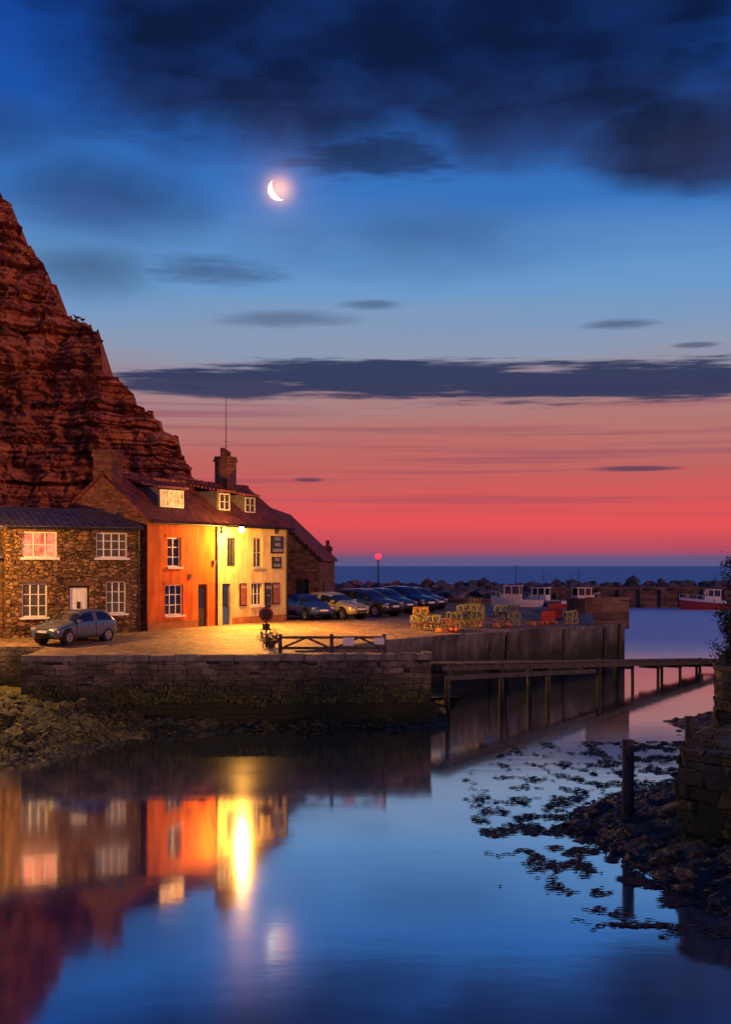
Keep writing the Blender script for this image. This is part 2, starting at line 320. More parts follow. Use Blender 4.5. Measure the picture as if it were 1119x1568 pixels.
b=MB()
Mx=Matrix.Translation((13.3,77.6,2.6))@Matrix.Rotation(math.radians(12),4,'Z')
b.box(0,2.0,0,.6,-.2,1.55,0,Mx); b.box(2.0,2.55,0,9,-.2,1.45,0,Mx); b.box(0,2.6,-.05,.7,1.553,1.7,0,Mx)
b.obj('pier_parapet',['harbourwall'])
b=MB()
Mx=Matrix.Translation((4.5,103,2.6))@Matrix.Rotation(math.radians(-10),4,'Z')
b.box(0,9.2,0,.6,-.2,.9,0,Mx); b.box(-.1,9.3,-.08,.68,.903,1.02,0,Mx); b.obj('back_parapet',['harbourwall'])

# ------------------------------------------------------------ building helpers
def wall(b,x0,x1,z0,z1,ops,y=0,m=0,rec=.16):
    xs=sorted({x0,x1,*[o[0] for o in ops],*[o[1] for o in ops]}); zs=sorted({z0,z1,*[o[2] for o in ops],*[o[3] for o in ops]})
    xs=[v for v in xs if x0<=v<=x1]
    for i in range(len(xs)-1):
        for j in range(len(zs)-1):
            cx=(xs[i]+xs[i+1])/2; cz=(zs[j]+zs[j+1])/2
            if any(o[0]<cx<o[1] and o[2]<cz<o[3] for o in ops): continue
            b.face([(xs[i],y,zs[j]),(xs[i+1],y,zs[j]),(xs[i+1],y,zs[j+1]),(xs[i],y,zs[j+1])],m)
    for o in ops:
        if not(x0<=o[0] and o[1]<=x1): continue
        a,c,d,e=o
        b.face([(a,y,d),(a,y+rec,d),(a,y+rec,e),(a,y,e)],m); b.face([(c,y+rec,d),(c,y,d),(c,y,e),(c,y+rec,e)],m)
        b.face([(a,y,d),(c,y,d),(c,y+rec,d),(a,y+rec,d)],m); b.face([(a,y+rec,e),(c,y+rec,e),(c,y,e),(a,y,e)],m)
def window(par,x0,x1,z0,z1,y=0.1,cols=2,rows=2,glass='glass',frame='white',sill=True,name='window'):
    b=MB(); f=.06
    b.box(x0,x1,y,y+.05,z0,z0+f,0); b.box(x0,x1,y,y+.05,z1-f,z1,0)
    b.box(x0,x0+f,y,y+.05,z0+f,z1-f,0); b.box(x1-f,x1,y,y+.05,z0+f,z1-f,0)
    for c in range(1,cols):
        x=x0+(x1-x0)*c/cols; b.box(x-.025,x+.025,y+.003,y+.047,z0+f,z1-f,0)
    for r in range(1,rows):
        z=z0+(z1-z0)*r/rows; b.box(x0+f,x1-f,y+.008,y+.042,z-.016,z+.016,0)
    b.face([(x0,y+.035,z0),(x1,y+.035,z0),(x1,y+.035,z1),(x0,y+.035,z1)],1)
    if sill: b.box(x0-.08,x1+.08,y-.2,y+.02,z0-.09,z0-.003,0)
    return b.obj(name,[frame,glass],par)
def door(par,x0,x1,z0,z1,mat,y=.1,name='door',frame='white'):
    b=MB(); f=.08
    b.box(x0,x0+f,y,y+.06,z0,z1,0); b.box(x1-f,x1,y,y+.06,z0,z1,0); b.box(x0+f,x1-f,y,y+.06,z1-f,z1,0)
    b.box(x0+f,x1-f,y+.03,y+.07,z0,z1-f-.003,1)
    w=(x1-x0-2*f)
    for i in range(2):
        for j,(za,zb) in enumerate(((.12,.8),(1.0,z1-z0-.25))):
            xa=x0+f+w*(.1+.45*i); b.box(xa,xa+w*.35,y+.018,y+.032,z0+za,z0+zb,2 if j and mat!='white' else 1)
    b.cyl((x1-f-.08,y+.02,z0+1),(x1-f-.08,y-.04,z0+1),.025,n=8,m=3)
    b.box(x0-.1,x1+.1,y-.35,y-.0,z0-.2,z0-.003,4)
    return b.obj(name,[frame,mat,'glass','black','coping'],par)
def chimney(par,x,y,z0,z1,w,d,pots=2,mat='housebrick',name='chimney'):
    b=MB(); b.box(x-w/2,x+w/2,y-d/2,y+d/2,z0,z1-.3,0); b.box(x-w/2-.06,x+w/2+.06,y-d/2-.06,y+d/2+.06,z1-.297,z1-.15,0)
    b.box(x-w/2-.02,x+w/2+.02,y-d/2-.02,y+d/2+.02,z1-.147,z1,0)
    for k in range(pots):
        px=x+(k-(pots-1)/2)*w/max(pots,1)*.9; hh=R(.25,.45); b.cyl((px,y,z1),(px,y,z1+hh),.14,.11,n=12,m=1)
        b.cyl((px,y,z1+hh-.06),(px,y,z1+hh+.003),.14,.14,n=12,m=1)
    return b.obj(name,[mat,'pantile'],par)

# ------------------------------------------------------------ orange and cream house
H=empty('orange_and_cream_house',(-9.97,59.6,3.25),math.atan2(.874,.487))
ops=[(1.49,2.54,2.89,4.27),(1.3,2.69,.62,2.06),(3.88,4.63,-.1,2.05),(5.88,6.61,-.1,2.05),(6.27,7.12,2.9,4.35),(8.65,9.49,2.85,4.4),(8.45,9.49,.9,2.07)]
b=MB(); wall(b,0,5.33,-.6,5.05,[o for o in ops if o[1]<5.33]); b.obj('orange_wall',['orange'],H)
b=MB(); wall(b,5.33,11.9,-.6,5.05,[o for o in ops if o[0]>5.33]); 
b.face([(11.9,0,-.6),(11.9,5.4,-.6),(11.9,5.4,5.05),(11.9,2.7,7.1),(11.9,0,5.05)]); b.obj('cream_wall',['cream'],H)
b=MB(); b.face([(0,5.4,-.6),(0,0,-.6),(0,0,5.05),(0,2.7,7.1),(0,5.4,5.05)],0); b.face([(11.9,5.4,-.6),(0,5.4,-.6),(0,5.4,5.05),(11.9,5.4,5.05)],0); b.obj('gable_wall',['housebrick'],H)
b=MB()
b.prism([(-.28,4.86),(2.7,7.1),(2.7,7.24),(-.28,5.0)],-.12,12.05); b.prism([(5.68,4.86),(5.68,5.0),(2.7,7.24),(2.7,7.1)],-.12,12.05)
b.obj('roof',['pantile'],H)
b=MB(); 
for k in range(30):
    b.cyl((-.12+k*.405,2.7,7.2+.01*(k%2)),(.27+k*.405,2.7,7.2+.01*(k%2)),.13,.12,n=10)
b.obj('ridge_tiles',['pantile'],H)
b=MB(); b.cyl((-.1,-.36,4.9),(12,-.36,4.9),.06,n=8); b.cyl((5.33,-.07,0),(5.33,-.07,4.85),.045,n=8); b.cyl((11.75,-.07,0),(11.75,-.07,4.85),.045,n=8)
b.obj('gutter_and_downpipes',['black'],H)
window(H,1.49,2.54,2.89,4.27,cols=2,rows=3); window(H,1.3,2.69,.62,2.06,cols=3,rows=3)
window(H,6.27,7.12,2.9,4.35,cols=2,rows=2,frame='darkwood',sill=False); window(H,8.65,9.49,2.85,4.4,cols=2,rows=2,frame='offwhite'); window(H,8.45,9.49,.9,2.07,cols=3,rows=2)
door(H,3.88,4.63,-.1,2.05,'darkwood',name='dark_door',frame='darkwood'); door(H,5.88,6.61,-.1,2.05,'bluepaint',name='blue_door',frame='bluepaint')
b=MB()
for (x0,x1,z0,z1) in ((1.49,2.54,2.89,4.27),(1.3,2.69,.62,2.06)):
    b.box(x0-.12,x1+.12,-.03,.0-.003,z1+.003,z1+.14,0)
for (x0,x1,z0,z1) in ((6.27,7.12,2.9,4.35),(8.65,9.49,2.85,4.4),(8.45,9.49,.9,2.07)):
    b.box(x0-.1,x1+.1,-.04,-.003,z1+.003,z1+.13,1)
b.box(0.0,3.85,-.03,-.003,-.3,.35,2); b.box(6.7,11.88,-.03,-.003,-.3,.35,2)
M['plinth']=surf('painted_plinth',(.50,.20,.05),(.3,.11,.03),scale=2,bump=.3)
b.obj('lintels_and_plinth',['orange','cream','plinth'],H)
M['signblue']=plain('sign_board_navy',(.02,.03,.07),.4); M['poster']=plain('poster_board',(.30,.09,.04),.5)
def board(x0,x1,z0,z1,mat,txts,name):
    b=MB(); b.box(x0,x1,-.06,-.003,z0,z1,0); b.box(x0+.05,x1-.05,-.067,-.0605,z0+.05,z1-.05,1)
    b.obj(name,['black',mat],H)
    n=len(txts)
    for i,t in enumerate(txts):
        cu=bpy.data.curves.new(name+'_lettering','FONT'); cu.body=t; cu.align_x='CENTER'; cu.align_y='CENTER'; cu.size=(z1-z0)/n*.8; cu.extrude=.004
        cu.materials.append(M['offwhite']); to=bpy.data.objects.new(name+'_lettering',cu); scene.collection.objects.link(to); to.parent=H
        to.rotation_euler=(math.pi/2,0,0); to.location=((x0+x1)/2,-.073,z1-(z1-z0)*(i+.5)/n)
        bpy.context.view_layer.update()
        if to.dimensions.x>(x1-x0)*.86: to.scale=((x1-x0)*.86/to.dimensions.x,)*3
board(10.23,11.4,3.6,4.5,'signblue',['COD','AND','LOBSTER'],'name_sign')
board(10.35,11.2,2.8,3.4,'signblue',['INN','FOOD'],'ale_sign')
board(7.35,7.95,.9,2.05,'poster',['menu','~','~'],'menu_board'); board(9.65,10.2,.75,2.05,'signblue',['ales','~','~'],'ale_board'); board(10.35,11.05,.9,2.05,'poster',['today','~','~'],'specials_board')
b=MB(); b.box(10.6,10.95,-.03,-.003,4.62,4.9,0); b.box(3.1,3.3,-.05,-.003,2.3,2.55,0); b.box(5.0,5.2,-.12,-.003,3.0,3.2,0); b.obj('vents',['lead'],H)
def dormer(x0,x1,z0,z1,yf,glass,cols,rows,frame):
    b=MB(); yb=yf+1.9
    b.box(x0,x1,yf,yb,z0-.5,z1+.1,0)
    b.prism([(yf-.2,z1+.06),(yb+.3,z1+.5),(yb+.3,z1+.62),(yf-.2,z1+.16)],x0-.12,x1+.12,1)
    b.obj('dormer',['lead','pantile'],H)
    window(H,x0+.12,x1-.12,z0,z1,y=yf-.06,cols=cols,rows=rows,glass=glass,sill=False,name='dormer_window',frame=frame)
dormer(1.66,3.72,5.72,6.55,.72,'litglass',3,2,'white'); dormer(6.45,7.6,5.75,6.6,.72,'glass',2,2,'offwhite'); dormer(8.75,9.9,5.7,6.5,.72,'glass',2,2,'offwhite')
chimney(H,.45,2.7,6.3,8.35,.8,1.1,1,'housebrick'); chimney(H,9.98,2.7,6.6,8.75,.85,.8,3)
b=MB(); b.cyl((10.3,2.9,7.0),(10.3,2.9,12.0),.03,.015,n=6); b.cyl((10.05,2.9,9.6),(10.55,2.9,9.6),.008,n=5)
b.obj('aerial_mast',['black'],H)
b=MB(); b.box(-.04,-.003,1.35,1.85,5.0,5.5,0); b.box(-.05,-.0405,1.41,1.79,5.06,5.44,1); b.obj('gable_window',['lead','glass'],H)
LX,LY,LZ=5.75,-1.25,4.72
b=MB(); b.cyl((LX,0,LZ+.25),(LX,LY,LZ+.22),.025,n=8); b.cyl((LX,0,LZ-.15),(LX,-.65,LZ+.22),.018,n=8); b.cyl((LX,LY,LZ+.12),(LX,LY,LZ+.24),.15,.05,n=14); b.box(LX-.08,LX+.08,-.03,-.003,LZ-.2,LZ+.35)
b.obj('lamp_bracket',['black'],H)
M['lampglow']=glow('sodium_lamp_glass',(1,.66,.26),26)
b=MB(); b.ball((LX,LY,LZ),.15); b.obj('lamp_glass',['lampglow'],H)
def point(name,loc,power,col,rad,parent=None,spot=None,aim=None):
    l=bpy.data.lights.new(name,'SPOT' if spot else 'POINT'); l.energy=power; l.color=col; l.shadow_soft_size=rad
    o=bpy.data.objects.new(name,l); scene.collection.objects.link(o); o.location=loc
    if spot: l.spot_size=math.radians(spot); l.spot_blend=.7; o.rotation_euler=Vector(aim).to_track_quat('-Z','Y').to_euler()
    if parent: o.parent=parent
    return o
point('lamp_light',(LX,LY,LZ-.30),1750,(1,.45,.08),.10,H)
# the lantern's hood throws most of its light down and outward over the quay
point('lamp_downlight',(LX,LY-.05,LZ-.36),8500,(1,.40,.055),.12,H,spot=152,aim=(0,-.95,-.8))

# ------------------------------------------------------------ stone cottage
C=empty('stone_cottage',(-15.55,56.4,3.0),math.atan2(.482,.877))
cops=[(.70,2.25,3.55,4.68),(4.01,5.46,3.55,4.68),(.70,1.81,.95,2.43),(4.46,5.40,1.05,2.5),(2.75,3.7,-.02,2.3)]
b=MB(); wall(b,-.02,6.05,-.6,4.85,cops,rec=.2)
b.face([(6.05,0,-.6),(6.05,5,-.6),(6.05,5,4.85),(6.05,2.5,5.7),(6.05,0,4.85)]); b.face([(-.02,5,-.6),(-.02,0,-.6),(-.02,0,4.85),(-.02,2.5,5.7),(-.02,5,4.85)]); b.obj('walls',['rubble'],C)
b=MB()
for k in range(520):
    x=R(.05,5.9); z=R(0,4.7); l=R(.1,.28); h=R(.06,.14)
    if any(o[0]-.2<x+l and x<o[1]+.2 and o[2]-.15<z+h and z<o[3]+.25 for o in cops): continue
    b.box(x,x+l,-R(.015,.06),.02,z,z+h,0)
b.obj('proud_stones',['rubble'],C)
b=MB(); b.prism([(-.25,4.8),(2.5,5.72),(2.5,5.84),(-.25,4.92)],-6,6.15); b.prism([(5.25,4.8),(5.25,4.92),(2.5,5.84),(2.5,5.72)],-6,6.15); b.obj('roof',['slate'],C)
b=MB(); b.box(-6,-.05,.35,5,-.6,3.6,0); b.prism([(.05,3.5),(1.5,4.3),(1.5,4.75),(.05,3.62)],-6,-.07,1); b.obj('side_wing',['darkstone','slate'],C)
window(C,*cops[0],y=.1,cols=3,rows=2,glass='litpink'); window(C,*cops[1],y=.1,cols=4,rows=3,glass='dimglass'); window(C,*cops[2],y=.1,cols=3,rows=3,glass='dimglass'); window(C,*cops[3],y=.1,cols=3,rows=3,glass='dimglass')
door(C,*cops[4],'white',name='front_door',frame='darkwood')
b=MB(); b.cyl((-.02,-.3,4.83),(6.1,-.3,4.83),.05,n=8); b.cyl((5.95,-.06,0),(5.95,-.06,4.8),.04,n=8); b.box(3.15,3.3,.075,.11,1.3,1.6)
b.box(2.2,2.35,-.1,-.003,2.5,2.8); b.obj('gutter_and_downpipe',['black'],C)
b=MB()
for (x0,x1,z0,z1) in cops: b.box(x0-.15,x1+.15,-.035,-.003,z1+.003,z1+.2,0)
b.obj('stone_lintels',['darkstone'],C)

# ------------------------------------------------------------ outbuilding behind
O=empty('stone_outbuilding',(-8.7,76.3,3.2),math.radians(-3))
b=MB(); wall(b,0,6,-.5,3.45,[(4.6,5.4,1.2,2.2)],rec=.2)
b.face([(0,0,3.45),(6,0,3.45),(3,0,6.3)]); b.face([(6,0,-.5),(6,12,-.5),(6,12,3.45),(6,0,3.45)]); b.face([(0,12,-.5),(0,0,-.5),(0,0,3.45),(0,12,3.45)]); b.face([(6,12,-.5),(0,12,-.5),(0,12,3.45),(3,12,6.3),(6,12,3.45)])
b.obj('walls',['darkstone'],O)
b=MB()
for s in (0,1):
    a=[(-.2,3.26),(3,6.3),(3,6.44),(-.2,3.4)]
    if s: a=[(6-p,q) for p,q in a]
    n=4; A=[(p,-.15,q) for p,q in a]; B=[(p,12.15,q) for p,q in a]
    b.mesh(A+B,[(k,n+k,n+(k+1)%n,(k+1)%n) for k in range(n)]); b.face(A); b.face(list(reversed(B)))
b.obj('roof',['pantile'],O); window(O,4.6,5.4,1.2,2.2,y=.1,cols=2,rows=2,name='window',frame='darkwood')
b=MB(); b.box(6.003,6.06,2.5,3.4,0,2.0); b.obj('side_door',['darkwood'],O)
chimney(O,5.6,11.2,3.4,4.3,.5,.5,1)

# ------------------------------------------------------------ cliff
prof=[(-75,52),(-45,45),(-36,41),(-33.4,39.8),(-31.8,38.4),(-31.3,37.0),(-30.3,35.9),(-29.9,34.2),(-28.6,33.0),(-27.9,31.2),(-26.9,29.9),(-26.3,28.2),(-25.3,27.3),(-23.9,26.7),(-22.6,25.6),(-22.2,24.0),(-21.8,22.4),(-20.9,21.6),(-19.5,20.7),(-18.9,19.5),(-17.6,18.7),(-17.0,17.3),(-15.8,16.6),(-15.2,15.3),(-14.5,14.5),(-14.0,13.2),(-13.0,12.6),(-11.5,11),(-9,8),(-6,3.4),(-3,2)]
def top(x):
    for i in range(len(prof)-1):
        if prof[i][0]<=x<=prof[i+1][0]:
            a,c=prof[i],prof[i+1]; return a[1]+(c[1]-a[1])*(x-a[0])/(c[0]-a[0])
    return 2
NX,NZ=620,300; vs=[]; fs=[]
def xcol(i): return -60+57*(i/NX)**.7
def ledge(z,f,ph,x):
    u=z*f+ph; k=math.floor(u); t=u-k; return (1 if t<.6 else 1-(t-.6)/.4*1.4)*(.5+.9*nz(k*3.7,ph,x*.12))
for i in range(NX+1):
    x=xcol(i); T=top(x)+.6*nz(x*1.1,3)+.5*nz(x*3.1,9)+.28*nz(x*9,9)
    for j in range(NZ+1):
        v=j/NZ; z=2+(T-2)*v
        zz=z+1.2*nz(x*.07,z*.03,4)+.3*nz(x*.4,z*.2,14)+.04*x
        bed=.8*ledge(zz,.31,.3,x)+.65*ledge(zz,.83,2.1,x+50)+.4*ledge(zz+.3*nz(x*.6,z*.2),2.1,5,x*2)
        butt=2.4*fbm(x*.13,z*.07,2,3)+1.5*abs(fbm(x*.35,z*.2,5,4))+.7*fbm(x*1.1,z*1.0,8,4)
        y=101.0+.35*z-bed*1.0-butt
        y+=(v**8)*1.5
        xx=x+.5*(bed-.6)*sstep(.5,1,v)+.7*nz(x*.8,zz*1.4,20)*sstep(0,.3,v)+.3*nz(x*2.3,zz*3.5,27)*sstep(.6,1,v)
        vs.append((xx,y,z))
for i in range(NX):
    for j in range(NZ):
        a=i*(NZ+1)+j; fs.append((a,a+NZ+1,a+NZ+2,a+1))
base=len(vs)
for i in range(NX+1):
    x,y,z=vs[i*(NZ+1)+NZ]; vs.append((x-4,y+40,max(z-6,0)))
for i in range(NX): fs.append((i*(NZ+1)+NZ,(i+1)*(NZ+1)+NZ,base+i+1,base+i))
b=MB(); b.mesh(vs,fs,0,False); b.obj('cliff',['cliff'])

# ------------------------------------------------------------ water
b=MB(); b.face([(-400,-60,0),(500,-60,0),(500,207,0),(-400,207,0)]); b.obj('harbour_water',['water'])
b=MB(); b.face([(-9000,207,-.01),(9000,207,-.01),(9000,16000,-.01),(-9000,16000,-.01)]); b.obj('open_sea',['sea'])

# ------------------------------------------------------------ breakwater
b=MB()
for k in range(1500):
    x=R(-14,85); y=R(192,208) if x<27 else R(196,208); h=(1-abs(y-201)/9)*3.3+.4
    b.rock((x,y,h*R(.6,1.0)),R(.4,1.15),0,1,.8,.5)
for k in range(420):
    x=R(-8,16); b.rock((x,R(150,190),R(1.0,2.9)),R(.5,1.5),0,1,.8,.5)
b.obj('breakwater_rocks',['armour'])
b=MB(); b.box(27,95,192.5,194,-1,2.7,0); b.box(26.9,95,192.2,194.2,2.703,3.05,0)
for k in range(14): b.box(28+k*3.1,28.5+k*3.1,192.1,192.48,-1,R(2.2,3.0),0)
b.obj('harbour_wall',['harbourwall'])
M['redglow']=glow('red_beacon_glass',(1,.015,.03),4)
B=empty('red_beacon',(1.95,200,4.0))
b=MB(); b.cyl((0,0,-1),(0,0,3.0),.12,.1,n=8); b.cyl((0,0,3.0),(0,0,3.15),.35,.35,n=12); b.obj('beacon_post',['black'],B)
b=MB(); b.ball((0,0,3.6),.46); b.obj('beacon_lamp',['redglow'],B)
point('beacon_light',(0,-1.0,3.5),500,(1,.04,.05),.2,B)

# ------------------------------------------------------------ cars
def car(name,x,y,head,col,sc=1,est=False,metal=.3):
    e=empty(name,(x,y,g(x,y)+.012),math.atan2(head[1],head[0]),sc)
    paint=plain(name+'_paint',col,.28,metal,.5,.6)
    S=[(2.02,.55,.34,.46,.55,.6,.45),(1.96,.74,.28,.5,.64,.69,.6),(1.75,.82,.22,.55,.74,.8,.68),(1.3,.86,.2,.58,.84,.91,.72),(.92,.87,.2,.6,.9,.97,.74),
       (.3,.87,.2,.6,.93,1.36,.62),(.1,.87,.2,.6,.935,1.42,.6),(-.42,.87,.2,.6,.95,1.47,.6),(-.5,.87,.2,.6,.952,1.47,.6),(-1.25,.87,.2,.6,.97,1.44,.59)]
    if est: S+=[(-1.33,.87,.2,.6,.97,1.44,.59),(-1.85,.86,.22,.62,.98,1.38,.58),(-2.05,.83,.25,.62,.97,1.05,.66),(-2.12,.75,.34,.6,.8,.86,.6)]
    else: S+=[(-1.33,.87,.2,.6,.97,1.43,.59),(-1.6,.86,.22,.62,.98,1.34,.57),(-1.9,.83,.25,.62,.97,1.03,.66),(-1.98,.75,.34,.6,.8,.86,.6)]
    half=lambda s:[(0,s[2]),(s[1]*.85,s[2]),(s[1],s[2]+.12),(s[1],s[3]),(s[1]*.96,s[4]),(s[6]+.03,s[5]-.07),(s[6]*.8,s[5]),(0,s[5]+.02)]
    vs=[]
    for s in S:
        h=half(s); vs+=[(s[0],-p,q) for p,q in h]+[(s[0],p,q) for p,q in reversed(h[1:-1])]
    n=14; fs=[]; ms=[]; ns=len(S)
    for i in range(ns-1):
        for k in range(n):
            k2=(k+1)%n; fs.append((i*n+k,i*n+k2,(i+1)*n+k2,(i+1)*n+k))
            side=k in(4,9); topk=k in(5,6,7,8); gl=0; last=ns-3
            if side and 4<=i<=last-1 and i not in(7,): gl=1
            if topk and i in(4,last): gl=1
            if k in(0,13): gl=2
            ms.append(gl)
    fs.append(tuple(reversed(range(n)))); ms.append(0); fs.append(tuple((ns-1)*n+k for k in range(n))); ms.append(0)
    me=bpy.data.meshes.new('body'); me.from_pydata(vs,[],fs)
    for k in (paint,M['glass'],M['black']): me.materials.append(k)
    me.polygons.foreach_set('material_index',ms); me.polygons.foreach_set('use_smooth',[True]*len(fs))
    bm=bmesh.new(); bm.from_mesh(me); bmesh.ops.recalc_face_normals(bm,faces=bm.faces); bm.to_mesh(me); bm.free()
    o=bpy.data.objects.new('body',me); scene.collection.objects.link(o); o.parent=e
    md=o.modifiers.new('s','SUBSURF'); md.levels=2; md.render_levels=2
    b=MB(); rear=-2.12 if est else -1.98
    for wx in (1.27,-1.25):
        for sd in (-1,1):
            b.cyl((wx,sd*.6,.33),(wx,sd*.855,.33),.375,n=24,m=0)
            b.cyl((wx,sd*.66,.30),(wx,sd*.875,.30),.30,n=24,m=1)
            b.cyl((wx,sd*.87,.30),(wx,sd*.882,.30),.2,n=20,m=2)
            for t in range(5):
                a=t*2*math.pi/5; b.beam((wx,sd*.886,.30),(wx+.19*math.cos(a),sd*.886,.30+.19*math.sin(a)),.045,.02,2)
    b.obj('wheels',['black','rubber','alloy'],e)
    b=MB()
    for sd in(-1,1):
        b.box(1.80,1.93,sd*.6-.13,sd*.6+.13,.6,.72,0)
        b.box(rear+.03,rear+.14,sd*.66-.1,sd*.66+.1,.72,.98,1)
        b.box(.62,.78,sd*.93-.09,sd*.93+.09,.93,1.05,2)
        b.box(-.02,.12,sd*.868-.01,sd*.868+.01,.76,.79,3); b.box(-.95,-.81,sd*.868-.01,sd*.868+.01,.78,.81,3)
        b.box(-.47,-.455,sd*.866-.008,sd*.866+.008,.3,.93,3); b.box(.78,.795,sd*.866-.008,sd*.866+.008,.3,.88,3)
    b.box(1.9,2.03,-.42,.42,.4,.5,3); b.box(1.985,2.035,-.26,.26,.5,.6,4); b.box(rear-.02,rear+.05,-.26,.26,.55,.67,4); b.box(1.86,1.99,-.35,.35,.62,.68,3)
    b.obj('trim',[M['headlamp'],M['taillamp'],paint,'black','white'],e)
    return e
M['headlamp']=plain('headlamp_glass',(.7,.7,.7),.1,.5); M['taillamp']=plain('taillamp_glass',(.4,.01,.01),.2)
def unit(a): v=Vector(a).normalized(); return (v.x,v.y)
car('parked_car',-12.27,55.0,unit((-.493,-.87)),(.10,.13,.17),.95)
car('parked_car',-3.3,71.8,unit((.55,-.8)),(.03,.07,.25),.95)
car('parked_car',-1.75,72.6,unit((.72,-.6)),(.60,.50,.2),1.0)
car('parked_car',.1,76.5,unit((.7,-.6)),(.06,.055,.05),1.08,True)
car('parked_car',1.2,80.5,unit((.6,-.6)),(.05,.07,.12),1.05)
car('parked_car',2.6,84.0,unit((.6,-.6)),(.03,.04,.08),1.1,True)
car('parked_car',3.6,88,unit((.6,-.6)),(.05,.05,.06),1.0)

# ------------------------------------------------------------ lobster pots
M['net']=plain('pot_netting',(.40,.38,.10),.8); M['netorange']=plain('pot_rope_orange',(.55,.24,.06),.8); M['potframe']=plain('pot_frame',(.22,.18,.10),.7); M['netdark']=plain('pot_netting_dark',(.06,.07,.05),.8)
def pots(x,y,nx,nzz,ny=1,rz=0,name='lobster_pot_stack'):
    b=MB()
    for i in range(nx):
        hcol=nzz-(random.random()<.4)
        for k in range(hcol):
            for j in range(ny):
                w,d,h=.68,.46,.36
                Mx=Matrix.Translation(((i-(nx-1)/2)*.72+R(-.07,.07),j*.6+R(-.08,.08),k*.38+.02))@Matrix.Rotation(R(-.35,.35),4,'Z')@Matrix.Rotation(R(-.1,.1),4,'Y')
                P=lambda a,c,e:Mx@Vector((a*w/2,c*d/2,e*h))
                mm=random.choice((0,0,1,3))
                for s in(-1,1):
                    b.beam(P(-1,s,.03),P(1,s,.03),.05,m=2); b.beam(P(s,-1,.03),P(s,1,.03),.05,m=2)
                for hx in(-1,0,1):
                    prev=None
                    for t in range(7):
                        a=math.pi*t/6; p=P(hx,-math.cos(a),.1+.9*math.sin(a)**.6)
                        if prev is not None: b.beam(prev,p,.042,m=mm)
                        prev=p
                for t in (1.5,3,4.5):
                    a=math.pi*t/6; b.beam(P(-1,-math.cos(a),.1+.9*math.sin(a)**.6),P(1,-math.cos(a),.1+.9*math.sin(a)**.6),.03,m=mm)
                for q in (-.9,-.3,.3):
                    b.beam(P(q,-1,.1),P(q+.55,-.75,.8),.02,m=3); b.beam(P(q+.55,-1,.1),P(q,-.75,.8),.02,m=0)
    o=b.obj(name,['net','netorange','potframe','netdark']); o.location=(x,y,g(x,y)+.03); o.rotation_euler=(0,0,rz); return o
pots(3.1,67.0,2,3,ny=2,rz=-.2); pots(4.75,70,1,2,ny=2,rz=.3); pots(5.75,71.2,2,4,rz=-.3); pots(5.5,70.0,2,2,rz=.4); pots(7.9,72.5,2,3,ny=1,rz=.1); pots(12.0,76.5,1,3,rz=.2); pots(8.9,73.6,1,1,rz=.8)
M['buoyorange']=plain('buoy_orange',(.5,.12,.03),.5)
b=MB()
for (x,y) in((3.9,66.6),(7.1,71.5),(9.5,74.2),(10.3,75.2)):
    z=g(x,y)
    for k in range(4):
        for t in range(16):
            a=2*math.pi*t/16; a2=2*math.pi*(t+1)/16; r=.32-.03*k; b.beam((x+r*math.cos(a),y+r*math.sin(a),z+.04+k*.05),(x+r*math.cos(a2),y+r*math.sin(a2),z+.04+k*.05),.045,m=0)
    for q in range(3):
        cx,cy=x+R(.4,.8),y+R(-.3,.3)
        b.rock((cx,cy,z+.13),.14,1,2,1,.03)
b.obj('rope_coils_and_buoys',['netorange','buoyorange'])

M['redplastic']=plain('red_plastic',(.40,.04,.03),.5); M['blueplastic']=plain('blue_plastic',(.03,.08,.25),.5)
def crates(x,y,nn,mat,name='fish_crate_stack'):
    b=MB()
    for k in range(nn):
        z=k*.3; o=R(-.05,.05)
        b.box(-.4+o,.4+o,-.25,-.22,z,z+.28,0); b.box(-.4+o,.4+o,.22,.25,z,z+.28,0); b.box(-.4+o,-.37+o,-.22,.22,z,z+.28,0); b.box(.37+o,.4+o,-.22,.22,z,z+.28,0); b.box(-.37+o,.37+o,-.22,.22,z,z+.03,0)
        b.box(-.43+o,.43+o,-.28,-.253,z+.24,z+.285,0)
    ob=b.obj(name,[mat]); ob.location=(x,y,g(x,y)+.02); return ob
crates(10.9,78,2,'redplastic'); crates(11.7,80.5,3,'redplastic'); crates(13.0,77.0,2,'blueplastic'); crates(7.5,79,2,'blueplastic')

# ------------------------------------------------------------ road sign
M['signred']=plain('sign_red',(.30,.03,.02),.5)
sx,sy=-4.2,55.2; S_=empty('traffic_sign',(sx,sy,g(sx,sy)))
b=MB(); b.cyl((0,0,-.1),(0,0,1.75),.04,n=10,m=0); b.cyl((0,-.05,1.38),(0,-.075,1.38),.31,n=32,m=1); b.cyl((0,-.078,1.38),(0,-.082,1.38),.22,n=32,m=2); b.box(-.16,.16,-.07,-.045,.72,.98,2)
b.box(-.24,.24,-.06,-.03,.5,.6,3); b.obj('sign_parts',['black','signred','darkwood','white'],S_)

G=empty('timber_gate',(-3.4,52.05,2.72))
b=MB()
for px in(0,2.05,4.15): b.box(px-.07,px+.07,-.07,.07,-.1,.75)
b.beam((0,-.09,.62),(4.15,-.09,.62),.05,.1); b.beam((0,-.09,.2),(4.15,-.09,.2),.05,.1)
for s in range(2): b.beam((.07+s*2.1,-.13,.2),(1.05+s*2.1,-.13,.62),.04,.08); b.beam((1.05+s*2.1,-.13,.62),(1.98+s*2.1,-.13,.2),.04,.08)
b.obj('gate_timbers',['wetwood'],G)
b=MB(); b.box(2.5,2.95,-.17,-.155,.3,.62); b.box(3.75,4.15,-.17,-.155,.35,.62); b.obj('notice_plates',['white'],G)

